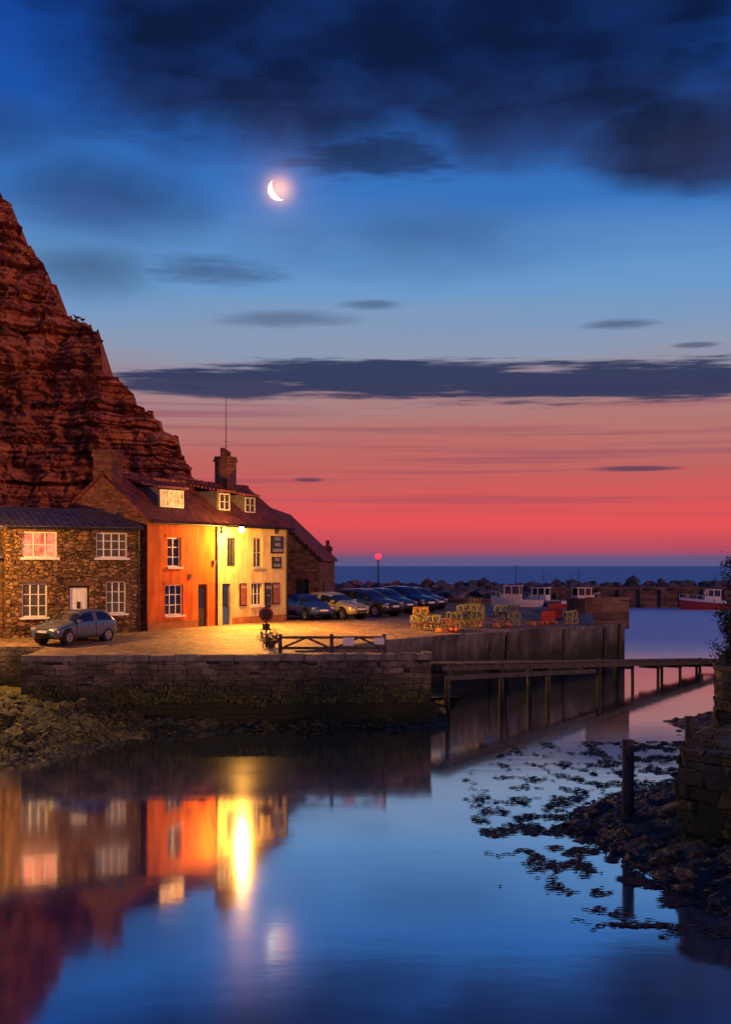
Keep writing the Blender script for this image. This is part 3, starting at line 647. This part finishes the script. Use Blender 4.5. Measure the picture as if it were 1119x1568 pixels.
# ------------------------------------------------------------ timber jetty
J=empty('timber_jetty',(0,0,0))
b=MB(); A0=Vector((2.6,52.6,2.2)); A1=Vector((20.6,78,.55)); d=(A1-A0)
w=Vector((d.y,-d.x,0)).normalized()*1.0
for s in(0,1):
    b.beam(A0+w*(1-2*s)*.5+Vector((0,0,-.1)),A1+w*(1-2*s)*.5+Vector((0,0,-.1)),.18,.22)
for k in range(78):
    p=A0+d*(k+.5)/78; b.beam(p-w*.75+Vector((0,0,.06)),p+w*.75+Vector((0,0,.06+R(-.015,.015))),.30,.05)
ts=[.02,.16,.30,.47,.60,.71,.81,.90,.98]
for k,t in enumerate(ts):
    p=A0+d*t
    for s in((-.5,.5) if k%2==0 else (.5,)):
        q=p+w*s+Vector((R(-.08,.08),R(-.08,.08),0)); b.cyl((q.x,q.y,-1),(q.x+R(-.04,.04),q.y,q.z+(R(.08,.2) if s>0 else .08)),.12 if t<.5 else .09,.11 if t<.5 else .08,n=10)
    b.beam(p-w*.6+Vector((0,0,-.3)),p+w*.6+Vector((0,0,-.3)),.1,.15)
b.beam(A0+w*.62+Vector((0,0,-.5)),A0+d*.45+w*.62+Vector((0,0,-.4)),.1,.2)
b.obj('jetty_timbers',['wetwood'],J)

# ------------------------------------------------------------ foreshore (left)
def interp(tab,x):
    if x<=tab[0][0]: return tab[0][1]
    for i in range(len(tab)-1):
        if x<=tab[i+1][0]:
            a,c=tab[i],tab[i+1]; t=(x-a[0])/(c[0]-a[0]); return a[1]+(c[1]-a[1])*t
    return tab[-1][1]
LW=[(-20,38),(-11.7,42),(-10.3,43.7),(-8.6,47.0),(-5.3,49.0),(-2,49.4),(3,49.8)]
def hl(x,y):
    h=(y-interp(LW,x))*.18; h=min(h,1.15+.02*(y-48))
    return h+.2*fbm(x*.7,y*.7,0,4)+(.11*fbm(x*3,y*3,1,3))
def gridmesh(x0,x1,y0,y1,nx,ny,f,name,mat,sm=True):
    vs=[];fs=[]
    for i in range(nx+1):
        for j in range(ny+1):
            x=x0+(x1-x0)*i/nx; y=y0+(y1-y0)*j/ny; vs.append((x,y,f(x,y)))
    for i in range(nx):
        for j in range(ny):
            a=i*(ny+1)+j; fs.append((a,a+ny+1,a+ny+2,a+1))
    b=MB(); b.mesh(vs,fs,0,sm); return b.obj(name,[mat])
gridmesh(-24,3.2,37,53.4,200,130,hl,'weedy_foreshore','mud')
b=MB()
for k in range(300):
    x=R(-20,-5); y=R(40,50)
    if y<interp(LW,x)-.6: continue
    if random.random()<sstep(-11,-5,x)*.8: continue
    b.rock((x,y,hl(x,y)-.05),R(.08,.42)*R(.5,1),0,2,.6,.55)
for k in range(160):
    x=R(-5,2.4); b.rock((x,R(49.3,50.6),hl(x,50)+.0),R(.05,.15),0,1,.5)
b.obj('foreshore_rocks',['rock'])
b=MB()
for k in range(16000):
    x=R(-20,2.3); y=R(39.5,50.6)
    if y<interp(LW,x)-.2 or (x>-5 and y<49): continue
    if fbm(x*.9,y*.9,8,3)<-.1: continue
    c=Vector((x,y,hl(x,y)+R(.0,.12))); a=R(0,6.28); s=R(.05,.15)
    d1=Vector((math.cos(a),math.sin(a),R(-.6,.2)))*s; d2=Vector((-math.sin(a),math.cos(a),R(-.4,.4)))*s*.35
    b.face([c-d1,c-d2,c+d1,c+d2],0 if random.random()<.7 else 1)
for k in range(2600):
    t=R(.1,15.5); x=-13.1+d_.x*t; y=49.6+d_.y*t-.03; z=.9+abs(random.gauss(0,.38))+.3*nz(t*.6,3)
    if z>2.1: continue
    s=R(.04,.1); b.face([(x-s*.5,y-.02,z),(x,y-R(.04,.1),z-s),(x+s*.5,y-.02,z),(x,y-.03,z+s*.5)],random.choice((0,1)))
M['wrack']=surf('bladder_wrack',(.20,.17,.025),(.04,.05,.01),rough=.6,scale=3,bump=.2); M['wrackgreen']=surf('green_weed',(.08,.12,.02),(.03,.045,.01),rough=.6,scale=3,bump=.2)
b.obj('bladder_wrack',['wrack','wrackgreen'])

# ------------------------------------------------------------ right bank
RW=[(20,9.5),(22.3,7.2),(23.7,6.1),(26,5.6),(28.6,5.3),(30.5,4.7),(32,4.8),(34,6.0),(36,8.2),(39,9.6),(44,10.8),(50,12)]
def hr(x,y):
    h=(x-interp(RW,y))*.22; h=min(h,.75+.03*x)
    return h+.15*fbm(x*.9,y*.9,3,4)+.09*fbm(x*3.3,y*3.3,1,3)-.02
gridmesh(3.2,22,18,52,190,260,hr,'muddy_bank','bankrock')
b=MB()
for k in range(650):
    y=R(21,42); x=interp(RW,y)+abs(random.gauss(0,1.9))-.25
    if x>12: continue
    b.rock((x,y,max(hr(x,y),-.02)-.02),R(.03,.16)*(2.6 if random.random()<.1 else 1),0,2,.5,.6)
b.obj('bank_rocks',['bankrock'])
# weed draped on the bank
b=MB()
for k in range(9000):
    y=R(21,42); x=interp(RW,y)+abs(random.gauss(0,1.6))-.2
    if x>12 or fbm(x*1.1,y*1.1,18,3)<-.12: continue
    c=Vector((x,y,max(hr(x,y),0)+R(.0,.07))); a=R(0,6.28); s=R(.03,.1)
    d1=Vector((math.cos(a),math.sin(a),R(-.5,.2)))*s; d2=Vector((-math.sin(a),math.cos(a),R(-.4,.4)))*s*.35
    b.face([c-d1,c-d2,c+d1,c+d2],0)
b.obj('bank_seaweed',['weed'])
M['bankstone']=surf('bank_wall_stone',(.20,.155,.07),(.055,.05,.026),rough=.9,scale=1.5,bump=1,bscale=7,stain=(1.4,2.7,(.05,.052,.014)),bdist=.08)
def pathwall(path,z0,z1,name,top_mat='mud'):
    b=MB(); z=z0
    P=[Vector(p) for p in path]
    lens=[(P[i+1]-P[i]).length for i in range(len(P)-1)]; tot=sum(lens)
    def at(t):
        for i,l in enumerate(lens):
            if t<=l or i==len(lens)-1: return P[i]+(P[i+1]-P[i])*(t/l)
            t-=l
    while z<z1-.02:
        h=min(R(.16,.34),z1-z); t=R(0,.3)
        while t<tot:
            s=R(.25,.75); p=at(t); q=at(min(t+s,tot)); 
            if (q-p).length<.05: break
            d=(q-p).normalized(); n=Vector((-d.y,d.x)); o=R(-.09,.05)
            M4=Matrix(((d.x,n.x,0,p.x),(d.y,n.y,0,p.y),(0,0,1,z),(0,0,0,1)))
            bm=bmesh.new(); bmesh.ops.create_cube(bm,size=1); bmesh.ops.bevel(bm,geom=bm.edges[:],offset=.08,segments=1,affect='EDGES')
            L_=(q-p).length; of=Vector((R(-9,9),R(-9,9),R(-9,9)))
            vs=[]
            for v in bm.verts:
                c=v.co; w_=noise.noise(c*2+of)*.09; vs.append(M4@Vector((L_*(.5+c.x*1.0)+w_,.25+c.y*.5-o+w_,h*(.5+c.z*1.0)+w_*.6)))
            b.mesh(vs,[tuple(v.index for v in f.verts) for f in bm.faces],0,False); bm.free(); t+=s
        z+=h
    o=b.obj(name,['bankstone'])
    b=MB()
    poly=[(p.x,p.y) for p in P]
    cx=sum(p[0] for p in poly)/len(poly); cy=sum(p[1] for p in poly)/len(poly)
    ins=[((x+(cx-x)*.06),(y+(cy-y)*.06)) for x,y in poly]
    top_=[(x,y,z1-.04+.05*nz(x*2,y*2)) for x,y in ins]; bot=[(x,y,z0) for x,y in ins]; k=len(ins)
    b.mesh(top_+[(cx,cy,z1+.1)],[(i,(i+1)%k,k) for i in range(k)],0); b.mesh(top_+bot,[(i,k+i,k+(i+1)%k,(i+1)%k) for i in range(k)],0)
    for i in range(k-1):
        for _ in range(60):
            t=R(0,1); x=ins[i][0]+(ins[i+1][0]-ins[i][0])*t; y=ins[i][1]+(ins[i+1][1]-ins[i][1])*t
            x+=(cx-x)*R(-.02,.25); y+=(cy-y)*R(-.02,.25); hh=R(.05,.16); a=R(0,3.14)
            b.face([(x-.02*math.cos(a),y-.02*math.sin(a),z1-.03),(x+.02*math.cos(a),y+.02*math.sin(a),z1-.03),(x+R(-.08,.08),y+R(-.08,.08),z1+hh)],0)
    b.obj('turf_top',[top_mat],o)
pathwall([(18,36),(12,37),(9.6,33.6),(8.1,31),(7.2,29.5),(6.85,28.7),(6.95,28.0),(7.5,27.4),(9,26.8),(18,25)],-.2,2.25,'bank_stone_wall')
pathwall([(24,52),(13.9,50),(12.2,45),(10.95,41),(10.75,40.3),(11.0,39.8),(12.5,39.4),(24,38)],-.2,3.1,'bank_stone_wall')

for (x,y,zt,r) in((6.18,30.7,2.1,.14),(9.93,40,1.58,.14)):
    b=MB(); n=14; vs=[]
    for k in range(13):
        z=-.6+(zt+.6)*k/12
        for t in range(n):
            a=2*math.pi*t/n; rr=r*(1+.12*nz(math.cos(a)*2,math.sin(a)*2,z*1.5+x)+.05*nz(a*6,z*6)); vs.append((rr*math.cos(a),rr*math.sin(a),z+(.04*nz(a,x) if k==12 else 0)))
    fs=[(k*n+t,k*n+(t+1)%n,(k+1)*n+(t+1)%n,(k+1)*n+t) for k in range(12) for t in range(n)]
    b.mesh(vs,fs,0,True); b.face(vs[-n:],0); o=b.obj('mooring_post',['wetwood']); o.location=(x,y,0)

# floating weed
b=MB()
def flake(x,y,l,w_):
    n=8; a0=R(-.3,.3); pts=[]
    for k in range(n):
        a=2*math.pi*k/n; rr=R(.4,1.3); px=math.cos(a)*l*rr; py=math.sin(a)*w_*rr
        pts.append((x+px*math.cos(a0)-py*math.sin(a0),y+px*math.sin(a0)+py*math.cos(a0),0.012+R(0,.012)))
    b.mesh(pts+[(x,y,R(.02,.04))],[(k,(k+1)%n,n) for k in range(n)],0,False)
cnt=0
for k in range(160000):
    y=R(21.5,46); xw=interp(RW,y); 
    spread=1.3 if y<29 else (1.3+2.6*sstep(29,33,y)-1.0*sstep(40,46,y))
    dd=abs(random.gauss(0,spread)); x=xw-dd+.2
    if x<2.6: continue
    dens=.52+1.2*fbm(x*1.5,y*.8,5,5)-dd*.07+(.14 if y>30 else -.04)
    if dens<.46+R(0,.3): continue
    flake(x,y,R(.02,.12),R(.012,.05)); cnt+=1
    if cnt>7500: break
for k in range(110): flake(4.75+random.gauss(0,.38),22.5+random.gauss(0,.1),R(.04,.14),R(.02,.05))
b.obj('floating_seaweed',['weed'])

# ------------------------------------------------------------ shrubs
M['leaf']=surf('shrub_leaf',(.05,.055,.03),(.02,.025,.015),rough=.7,scale=9,bump=.1)
def shrub(x,y,z,h,spread,n,name='shrub'):
    b=MB(); tips=[]
    for k in range(16):
        a=R(0,6.28); p=Vector((0,0,0)); dr=Vector((math.cos(a)*spread*.5,math.sin(a)*spread*.5,R(.6,1.1)*h))/6; r=.03
        for s in range(6):
            q=p+dr+Vector((R(-.06,.06),R(-.06,.06),R(-.04,.06))); b.cyl(p,q,r,r*.8,n=5,m=0,caps=False); p=q; r*=.8; tips.append(p)
            if s>2:
                e=p+Vector((R(-.3,.3),R(-.3,.3),R(0,.25))); b.cyl(p,e,r*.6,r*.3,n=4,m=0,caps=False); tips.append(e)
    for k in range(n):
        c=random.choice(tips)+Vector((random.gauss(0,.1),random.gauss(0,.1),random.gauss(0,.1)))
        s=R(.03,.075); d1=Vector((R(-1,1),R(-1,1),R(-1,1))).normalized(); d2=d1.orthogonal().normalized()
        b.face([c-d1*s,c-d2*s*.5,c+d1*s,c+d2*s*.5],1)
    o=b.obj(name,['darkwood','leaf']); o.location=(x,y,z); return o
shrub(11.6,40.4,3.05,1.6,1.0,2600); shrub(12.1,41.0,3.05,3.2,1.3,2600); shrub(11.4,40.3,3.0,.7,.8,1100)
shrub(-4.0,54.9,g(-4,55)-.02,.35,.5,500,'weed_tuft')

# ------------------------------------------------------------ boats
def boat(name,x,y,rz,L_,hull,cabin,sc=1,z=0):
    e=empty(name,(x,y,z),rz,sc)
    b=MB(); st=[]; ns=11
    for i in range(ns):
        t=i/(ns-1); xx=-L_/2+L_*t; w_=1.25*(1-max(0,(t-.45)/.55)**2.2)*(.85+.15*min(1,t*4)); zt=.95+.55*max(0,t-.4)**1.3*1.4; zk=-.4+.5*max(0,t-.8)*2
        st.append([(xx,-w_,zt),(xx,-w_*.93,zt-.25),(xx,-w_*.7,.0),(xx,0,zk),(xx,w_*.7,.0),(xx,w_*.93,zt-.25),(xx,w_,zt)])
    for i in range(ns-1):
        for k in range(6): b.mesh([st[i][k],st[i+1][k],st[i+1][k+1],st[i][k+1]],[(0,1,2,3)],1 if k in(0,5) else 0,True)
        b.mesh([(st[i][0][0],st[i][0][1]*.97,st[i][0][2]-.12),(st[i+1][0][0],st[i+1][0][1]*.97,st[i+1][0][2]-.12),(st[i+1][6][0],st[i+1][6][1]*.97,st[i+1][6][2]-.12),(st[i][6][0],st[i][6][1]*.97,st[i][6][2]-.12)],[(0,1,2,3)],3)
    b.face(st[0],0)
    cx=L_*.1
    b.box(cx-.9,cx+.9,-.75,.75,.85,1.5,2); 
    b.mesh([(cx-.9,-.75,1.5),(cx+.9,-.75,1.5),(cx+.9,.75,1.5),(cx-.9,.75,1.5),(cx-.85,-.68,2.2),(cx+.55,-.68,2.2),(cx+.55,.68,2.2),(cx-.85,.68,2.2)],[(4,5,6,7)],2)
    b.box(cx-.8,cx+.6,-.715,-.69,1.5,2.18,4); b.box(cx-.8,cx+.6,.69,.715,1.5,2.18,4)
    b.mesh([(cx+.88,-.7,1.5),(cx+.88,.7,1.5),(cx+.57,.66,2.18),(cx+.57,-.66,2.18)],[(0,1,2,3)],4)
    for xx in(cx-.85,cx-.1,cx+.55): 
        for s in(-.72,.72): b.beam((xx,s,1.5),(xx,s,2.2),.1,m=2)
    b.box(cx-1,cx+.7,-.8,.8,2.2,2.28,2)
    b.cyl((cx-.4,0,2.28),(cx-.4,0,4.2),.05,.03,n=6,m=4); b.cyl((cx-.4,-.5,3.4),(cx-.4,.5,3.4),.02,n=5,m=4)
    b.cyl((-L_*.42,0,.9),(-L_*.42,0,2.6),.05,.03,n=6,m=4)
    b.beam((-L_*.42,0,2.5),(cx-.4,0,4.0),.02,m=4)
    for k in range(9):
        t=k/8; i=min(ns-1,int(5+t*5)); 
        for s in(0,6):
            p=Vector(st[i][s]); b.cyl(p,p+Vector((0,0,.45)),.025,n=4,m=1)
    for i in range(5,ns-1):
        for s in(0,6): b.beam(Vector(st[i][s])+Vector((0,0,.45)),Vector(st[i+1][s])+Vector((0,0,.45)),.03,m=1)
    b.obj('hull_and_cabin',[hull,'white',cabin,'darkwood','glass'],e)
    if z>1:
        b=MB()
        for xx in(-L_*.3,L_*.2): b.box(xx-.1,xx+.1,-.8,.8,-.44,-.28); 
        b.obj('keel_blocks',['darkwood'],e)
    return e
M['hullred']=plain('hull_red',(.4,.03,.03),.4); M['hullblue']=plain('hull_blue',(.04,.1,.3),.4); M['hullwhite']=plain('hull_white',(.75,.68,.68),.4); M['cabinpink']=plain('cabin_off_white',(.7,.5,.5),.5)
boat('fishing_boat',50,184,math.radians(175),9,'hullred','white',1.25)
boat('fishing_boat',10.9,94,math.radians(165),4.8,'hullwhite','cabinpink',.78,3.0)
boat('fishing_boat',15.2,93,math.radians(15),4.6,'hullred','cabinpink',.72,3.0)
boat('fishing_boat',13.1,96,math.radians(150),4.4,'hullblue','white',.7,3.0)

# ------------------------------------------------------------ sea birds
def gull(x,y,z,rz):
    e=empty('seagull',(x,y,z),rz)
    b=MB()
    def ell(c,r,m,rot=0):
        vs=[];fs=[];nu,nv=10,7
        for j in range(nv+1):
            for i in range(nu):
                a=2*math.pi*i/nu; ph=math.pi*j/nv; p=Vector((r[0]*math.cos(ph),r[1]*math.sin(ph)*math.cos(a),r[2]*math.sin(ph)*math.sin(a)))
                p=Matrix.Rotation(rot,3,'Y')@p; vs.append(Vector(c)+p)
        for j in range(nv):
            for i in range(nu): fs.append((j*nu+i,j*nu+(i+1)%nu,(j+1)*nu+(i+1)%nu,(j+1)*nu+i))
        b.mesh(vs,fs,m,True)
    ell((0,0,.22),(.24,.1,.11),0,-.25); ell((-.1,0,.24),(.26,.115,.08),1,-.05); ell((.2,0,.36),(.06,.05,.1),0,.2); ell((.24,0,.43),(.07,.055,.055),0)
    b.cyl((.29,0,.43),(.37,0,.41),.018,.006,n=6,m=2); b.cyl((0,.04,.14),(.01,.04,0),.012,n=5,m=2); b.cyl((0,-.04,.14),(.01,-.04,0),.012,n=5,m=2)
    b.obj('bird_body',['lead','black','netorange'],e)

# ------------------------------------------------------------ street lamp just left of view
T=empty('street_lamp',(-17.2,54.0,2.85))
b=MB(); b.cyl((0,0,-.1),(0,0,.9),.09,.08,n=12); b.cyl((0,0,.9),(0,0,4.8),.055,.045,n=12); b.cyl((0,0,4.75),(.9,-1.4,5.0),.035,n=8); b.cyl((.9,-1.4,4.95),(.9,-1.4,5.12),.2,.1,n=14); b.obj('lamp_column',['black'],T)
b=MB(); b.cyl((.9,-1.4,4.82),(.9,-1.4,4.945),.1,.14,n=12); b.obj('lamp_glass',['lampglow'],T)
point('lamp_light',(.9,-1.4,4.62),2600,(1,.45,.08),.12,T)

# ------------------------------------------------------------ moon
md=Vector((-198.75,3000,870)); Mn=empty('moon',md)
b=MB(); r=26; n=40
pts=[(r*math.cos(math.pi*k/n-math.pi/2),0,r*math.sin(math.pi*k/n-math.pi/2)) for k in range(n+1)]
inn=[(r*.48*math.cos(math.pi*k/n-math.pi/2),0,r*math.sin(math.pi*k/n-math.pi/2)) for k in range(n+1)]
for k in range(n): b.face([pts[k],pts[k+1],inn[k+1],inn[k]])
M['moon']=glow('moonlit_surface',(1,.93,.78),1.6)
o=b.obj('crescent',['moon'],Mn); o.rotation_euler=(0,math.radians(150),0)

# ------------------------------------------------------------ sky
w=bpy.data.worlds.new('World'); scene.world=w; w.use_nodes=True; nt=w.node_tree; nt.nodes.clear(); L=nt.links.new
def mth(op,a,b_=None,c=None,clamp=False):
    n=nt.nodes.new('ShaderNodeMath'); n.operation=op; n.use_clamp=clamp
    for i,v in enumerate((a,b_,c)):
        if v is None: continue
        if isinstance(v,(int,float)): n.inputs[i].default_value=v
        else: L(v,n.inputs[i])
    return n.outputs[0]
tc=nt.nodes.new('ShaderNodeTexCoord'); sp=nt.nodes.new('ShaderNodeSeparateXYZ'); L(tc.outputs['Generated'],sp.inputs[0])
az=mth('MULTIPLY',mth('ARCTAN2',sp.outputs[0],sp.outputs[1]),57.2958); el=mth('MULTIPLY',mth('ARCSINE',sp.outputs[2]),57.2958)
def nois(sa,se,off,detail=5,rough=.55,warp=None):
    cb=nt.nodes.new('ShaderNodeCombineXYZ'); L(mth('MULTIPLY',az,sa),cb.inputs[0])
    e_=mth('MULTIPLY',el,se)
    if warp is not None: e_=mth('ADD',e_,mth('MULTIPLY',warp,1.2))
    L(e_,cb.inputs[1]); cb.inputs[2].default_value=off
    n=nt.nodes.new('ShaderNodeTexNoise'); n.inputs['Scale'].default_value=1; n.inputs['Detail'].default_value=detail; n.inputs['Roughness'].default_value=rough; L(cb.outputs[0],n.inputs['Vector']); return n.outputs['Fac']
ramp=nt.nodes.new('ShaderNodeValToRGB'); stops=[(0,(92,88,132)),(.34,(102,84,126)),(.62,(172,76,98)),(1.8,(228,80,84)),(3.0,(210,86,88)),(4.4,(190,98,96)),(6.2,(178,116,112)),(7.8,(160,134,142)),(9.5,(138,152,178)),(12,(104,152,202)),(16,(54,114,190)),(20,(24,80,166)),(24,(10,58,146)),(30,(8,46,125))]
e=ramp.color_ramp.elements
while len(e)<len(stops): e.new(.5)
for i,(p,c) in enumerate(stops): e[i].position=p/30; 
for i,(p,c) in enumerate(stops): e[i].color=(*lin(c),1)
W0=nois(.06,.5,3,3)
L(mth('DIVIDE',mth('ADD',el,mth('MULTIPLY',mth('SUBTRACT',W0,.5),mth('MINIMUM',mth('MULTIPLY',el,.35),2.2))),30),ramp.inputs['Fac'])
col=ramp.outputs['Color']
def mix(fac,a,c):
    n=nt.nodes.new('ShaderNodeMix'); n.data_type='RGBA'
    L(fac,n.inputs[0]); L(a,n.inputs[6])
    if isinstance(c,tuple): n.inputs[7].default_value=(*c,1)
    else: L(c,n.inputs[7])
    return n.outputs[2]
def smooth(v,a,b_,lo=0,hi=1):
    n=nt.nodes.new('ShaderNodeMapRange'); n.interpolation_type='SMOOTHSTEP'; L(v,n.inputs['Value']); n.inputs['From Min'].default_value=a; n.inputs['From Max'].default_value=b_; n.inputs['To Min'].default_value=lo; n.inputs['To Max'].default_value=hi; return n.outputs[0]
NA=nois(.13,.30,1.5,6,.5,W0); NB=nois(.45,2.6,7.5,6,.6,W0); NC=nois(.05,2.6,11,4,.5); ND=nois(.22,3.0,17.5,6,.6,W0)
def blob(a0,e0,ra,re,amp,soft,nn,op):
    u=mth('DIVIDE',mth('SUBTRACT',az,a0),ra); v=mth('DIVIDE',mth('SUBTRACT',el,e0),re)
    d=mth('SQRT',mth('ADD',mth('MULTIPLY',u,u),mth('MULTIPLY',v,v)))
    val=mth('ADD',mth('SUBTRACT',1,d),mth('MULTIPLY',mth('SUBTRACT',nn,.5),amp))
    return smooth(val,-.2,soft,0,op)
def mx(l):
    r=l[0]
    for q in l[1:]: r=mth('MAXIMUM',r,q)
    return r
low=mth('MULTIPLY',smooth(NC,.48,.66,0,.5),mth('MULTIPLY',smooth(el,1.5,3.5),smooth(el,6.5,9.5,1,0)))
col=mix(low,col,lin((140,72,98)))
big=mx([blob(-3.4,21.3,12.5,4.6,1.5,.45,NA,.98),blob(6.8,22.2,13.5,5.4,1.4,.4,NA,.98),blob(13.8,17.5,5.6,2.5,1.4,.4,NA,1.0),blob(.6,17.5,5.4,1.1,1.5,.7,NB,.85),blob(-1,19.2,8,2.3,1.6,.8,NA,.85),
        blob(-11.2,15.3,5,2.2,1.6,1.0,NA,.65),blob(-7,12.6,4,.75,1.6,1.0,NB,.6),blob(-12.5,12.5,5.5,1.6,1.5,1.0,NA,.55),blob(3,14.2,8.5,2.1,1.6,1.2,NA,.42),blob(-16,18,4,2,1.6,1.1,NA,.5)])
bc=nt.nodes.new('ShaderNodeValToRGB'); bc.color_ramp.elements[0].color=(*lin((42,60,104)),1); bc.color_ramp.elements[1].color=(*lin((9,32,78)),1); bc.color_ramp.elements[0].position=.45; bc.color_ramp.elements[1].position=.70
L(mth('DIVIDE',el,30),bc.inputs['Fac'])
bcs=nt.nodes.new('ShaderNodeVectorMath'); bcs.operation='SCALE'; L(bc.outputs[0],bcs.inputs[0]); L(smooth(nois(.22,.45,21,4,.5,W0),.35,.7,.6,1.5),bcs.inputs['Scale'])
col=mix(big,col,bcs.outputs[0])
# warm-grey belly of the right-hand cloud
col=mix(blob(14.5,17.2,3.6,1.4,1.0,.8,NA,.6),col,lin((38,40,72)))
st=mx([blob(1.2,8.15,11,.80,2.1,.3,ND,.95),blob(11.5,7.85,11,.86,2.2,.3,ND,.95),blob(-5.8,7.75,5.8,.55,1.8,.35,ND,.92),blob(11.7,4.15,2.0,.14,.7,.5,NB,.75),blob(-2.5,3.75,.75,.1,.6,.5,NB,.7),
       blob(.2,11.3,1.6,.22,1.3,.8,NB,.5),blob(-3.6,10.7,3.4,.4,1.5,.9,NB,.45),blob(11.1,10.3,1.8,.22,1.2,.8,NB,.55),blob(14.2,9.3,1.1,.14,.8,.6,NB,.6),blob(-2.7,8.95,.7,.1,.6,.5,NB,.6),blob(-9.5,7.7,1.5,.12,.8,.6,NB,.4)])
col=mix(st,col,lin((36,50,88)))
mdir=(md-Vector((0,0,6.2))).normalized()
dp=nt.nodes.new('ShaderNodeVectorMath'); dp.operation='DOT_PRODUCT'; L(tc.outputs['Generated'],dp.inputs[0]); dp.inputs[1].default_value=mdir
an=mth('MULTIPLY',mth('ARCCOSINE',mth('MINIMUM',dp.outputs['Value'],.9999999)),57.2958)
h1=mth('MULTIPLY',mth('EXPONENT',mth('MULTIPLY',mth('POWER',mth('DIVIDE',an,.50),2),-1)),.95)
h2=mth('MULTIPLY',mth('EXPONENT',mth('DIVIDE',an,-.7)),.22)
hs=nt.nodes.new('ShaderNodeVectorMath'); hs.operation='SCALE'; hs.inputs[0].default_value=(1.0,.42,.08); L(mth('ADD',h1,h2),hs.inputs['Scale'])
ad=nt.nodes.new('ShaderNodeVectorMath'); ad.operation='ADD'; L(col,ad.inputs[0]); L(hs.outputs[0],ad.inputs[1])
sky=nt.nodes.new('ShaderNodeTexSky'); sky.sky_type='NISHITA'; sky.sun_disc=False; sky.sun_elevation=math.radians(-3); sky.sun_rotation=0
ss=nt.nodes.new('ShaderNodeVectorMath'); ss.operation='SCALE'; L(sky.outputs[0],ss.inputs[0]); ss.inputs['Scale'].default_value=.02
ad2=nt.nodes.new('ShaderNodeVectorMath'); ad2.operation='ADD'; L(ad.outputs[0],ad2.inputs[0]); L(ss.outputs[0],ad2.inputs[1])
bg=nt.nodes.new('ShaderNodeBackground'); bg.inputs['Strength'].default_value=1; L(ad2.outputs[0],bg.inputs['Color'])
out=nt.nodes.new('ShaderNodeOutputWorld'); L(bg.outputs[0],out.inputs[0])

s=bpy.data.lights.new('warm_fill_sun','SUN'); s.energy=1.05; s.angle=math.radians(8); s.color=(1,.40,.18)  # added warm fill from behind the camera, brightens cliff and house fronts
so=bpy.data.objects.new('warm_fill_sun',s); scene.collection.objects.link(so)
so.rotation_euler=Vector((-.75,.55,-.2)).to_track_quat('-Z','Y').to_euler()

bpy.context.view_layer.update()
dg=bpy.context.evaluated_depsgraph_get()
for (x,i) in ((-24.9,0),(-24.2,1)):
    best=None
    for yy in [104+k*.25 for k in range(40)]:
        h2_,l2,_,_,_,ob2=scene.ray_cast(dg,Vector((x,yy,60)),Vector((0,0,-1)))
        if h2_ and (best is None or l2.z>best.z+.05): best=l2.copy()
    if best: gull(best.x,best.y,best.z-.02,math.radians(200-60*i))

# ------------------------------------------------------------ camera
cd=bpy.data.cameras.new('camera'); cam=bpy.data.objects.new('camera',cd); scene.collection.objects.link(cam)
cam.location=(0,0,6.2); cam.rotation_euler=(math.pi/2,0,0)
cd.sensor_fit='VERTICAL'; cd.sensor_height=36; cd.sensor_width=36; cd.lens=45.92; cd.shift_y=.0523; cd.clip_end=30000; cd.clip_start=.1
scene.camera=cam
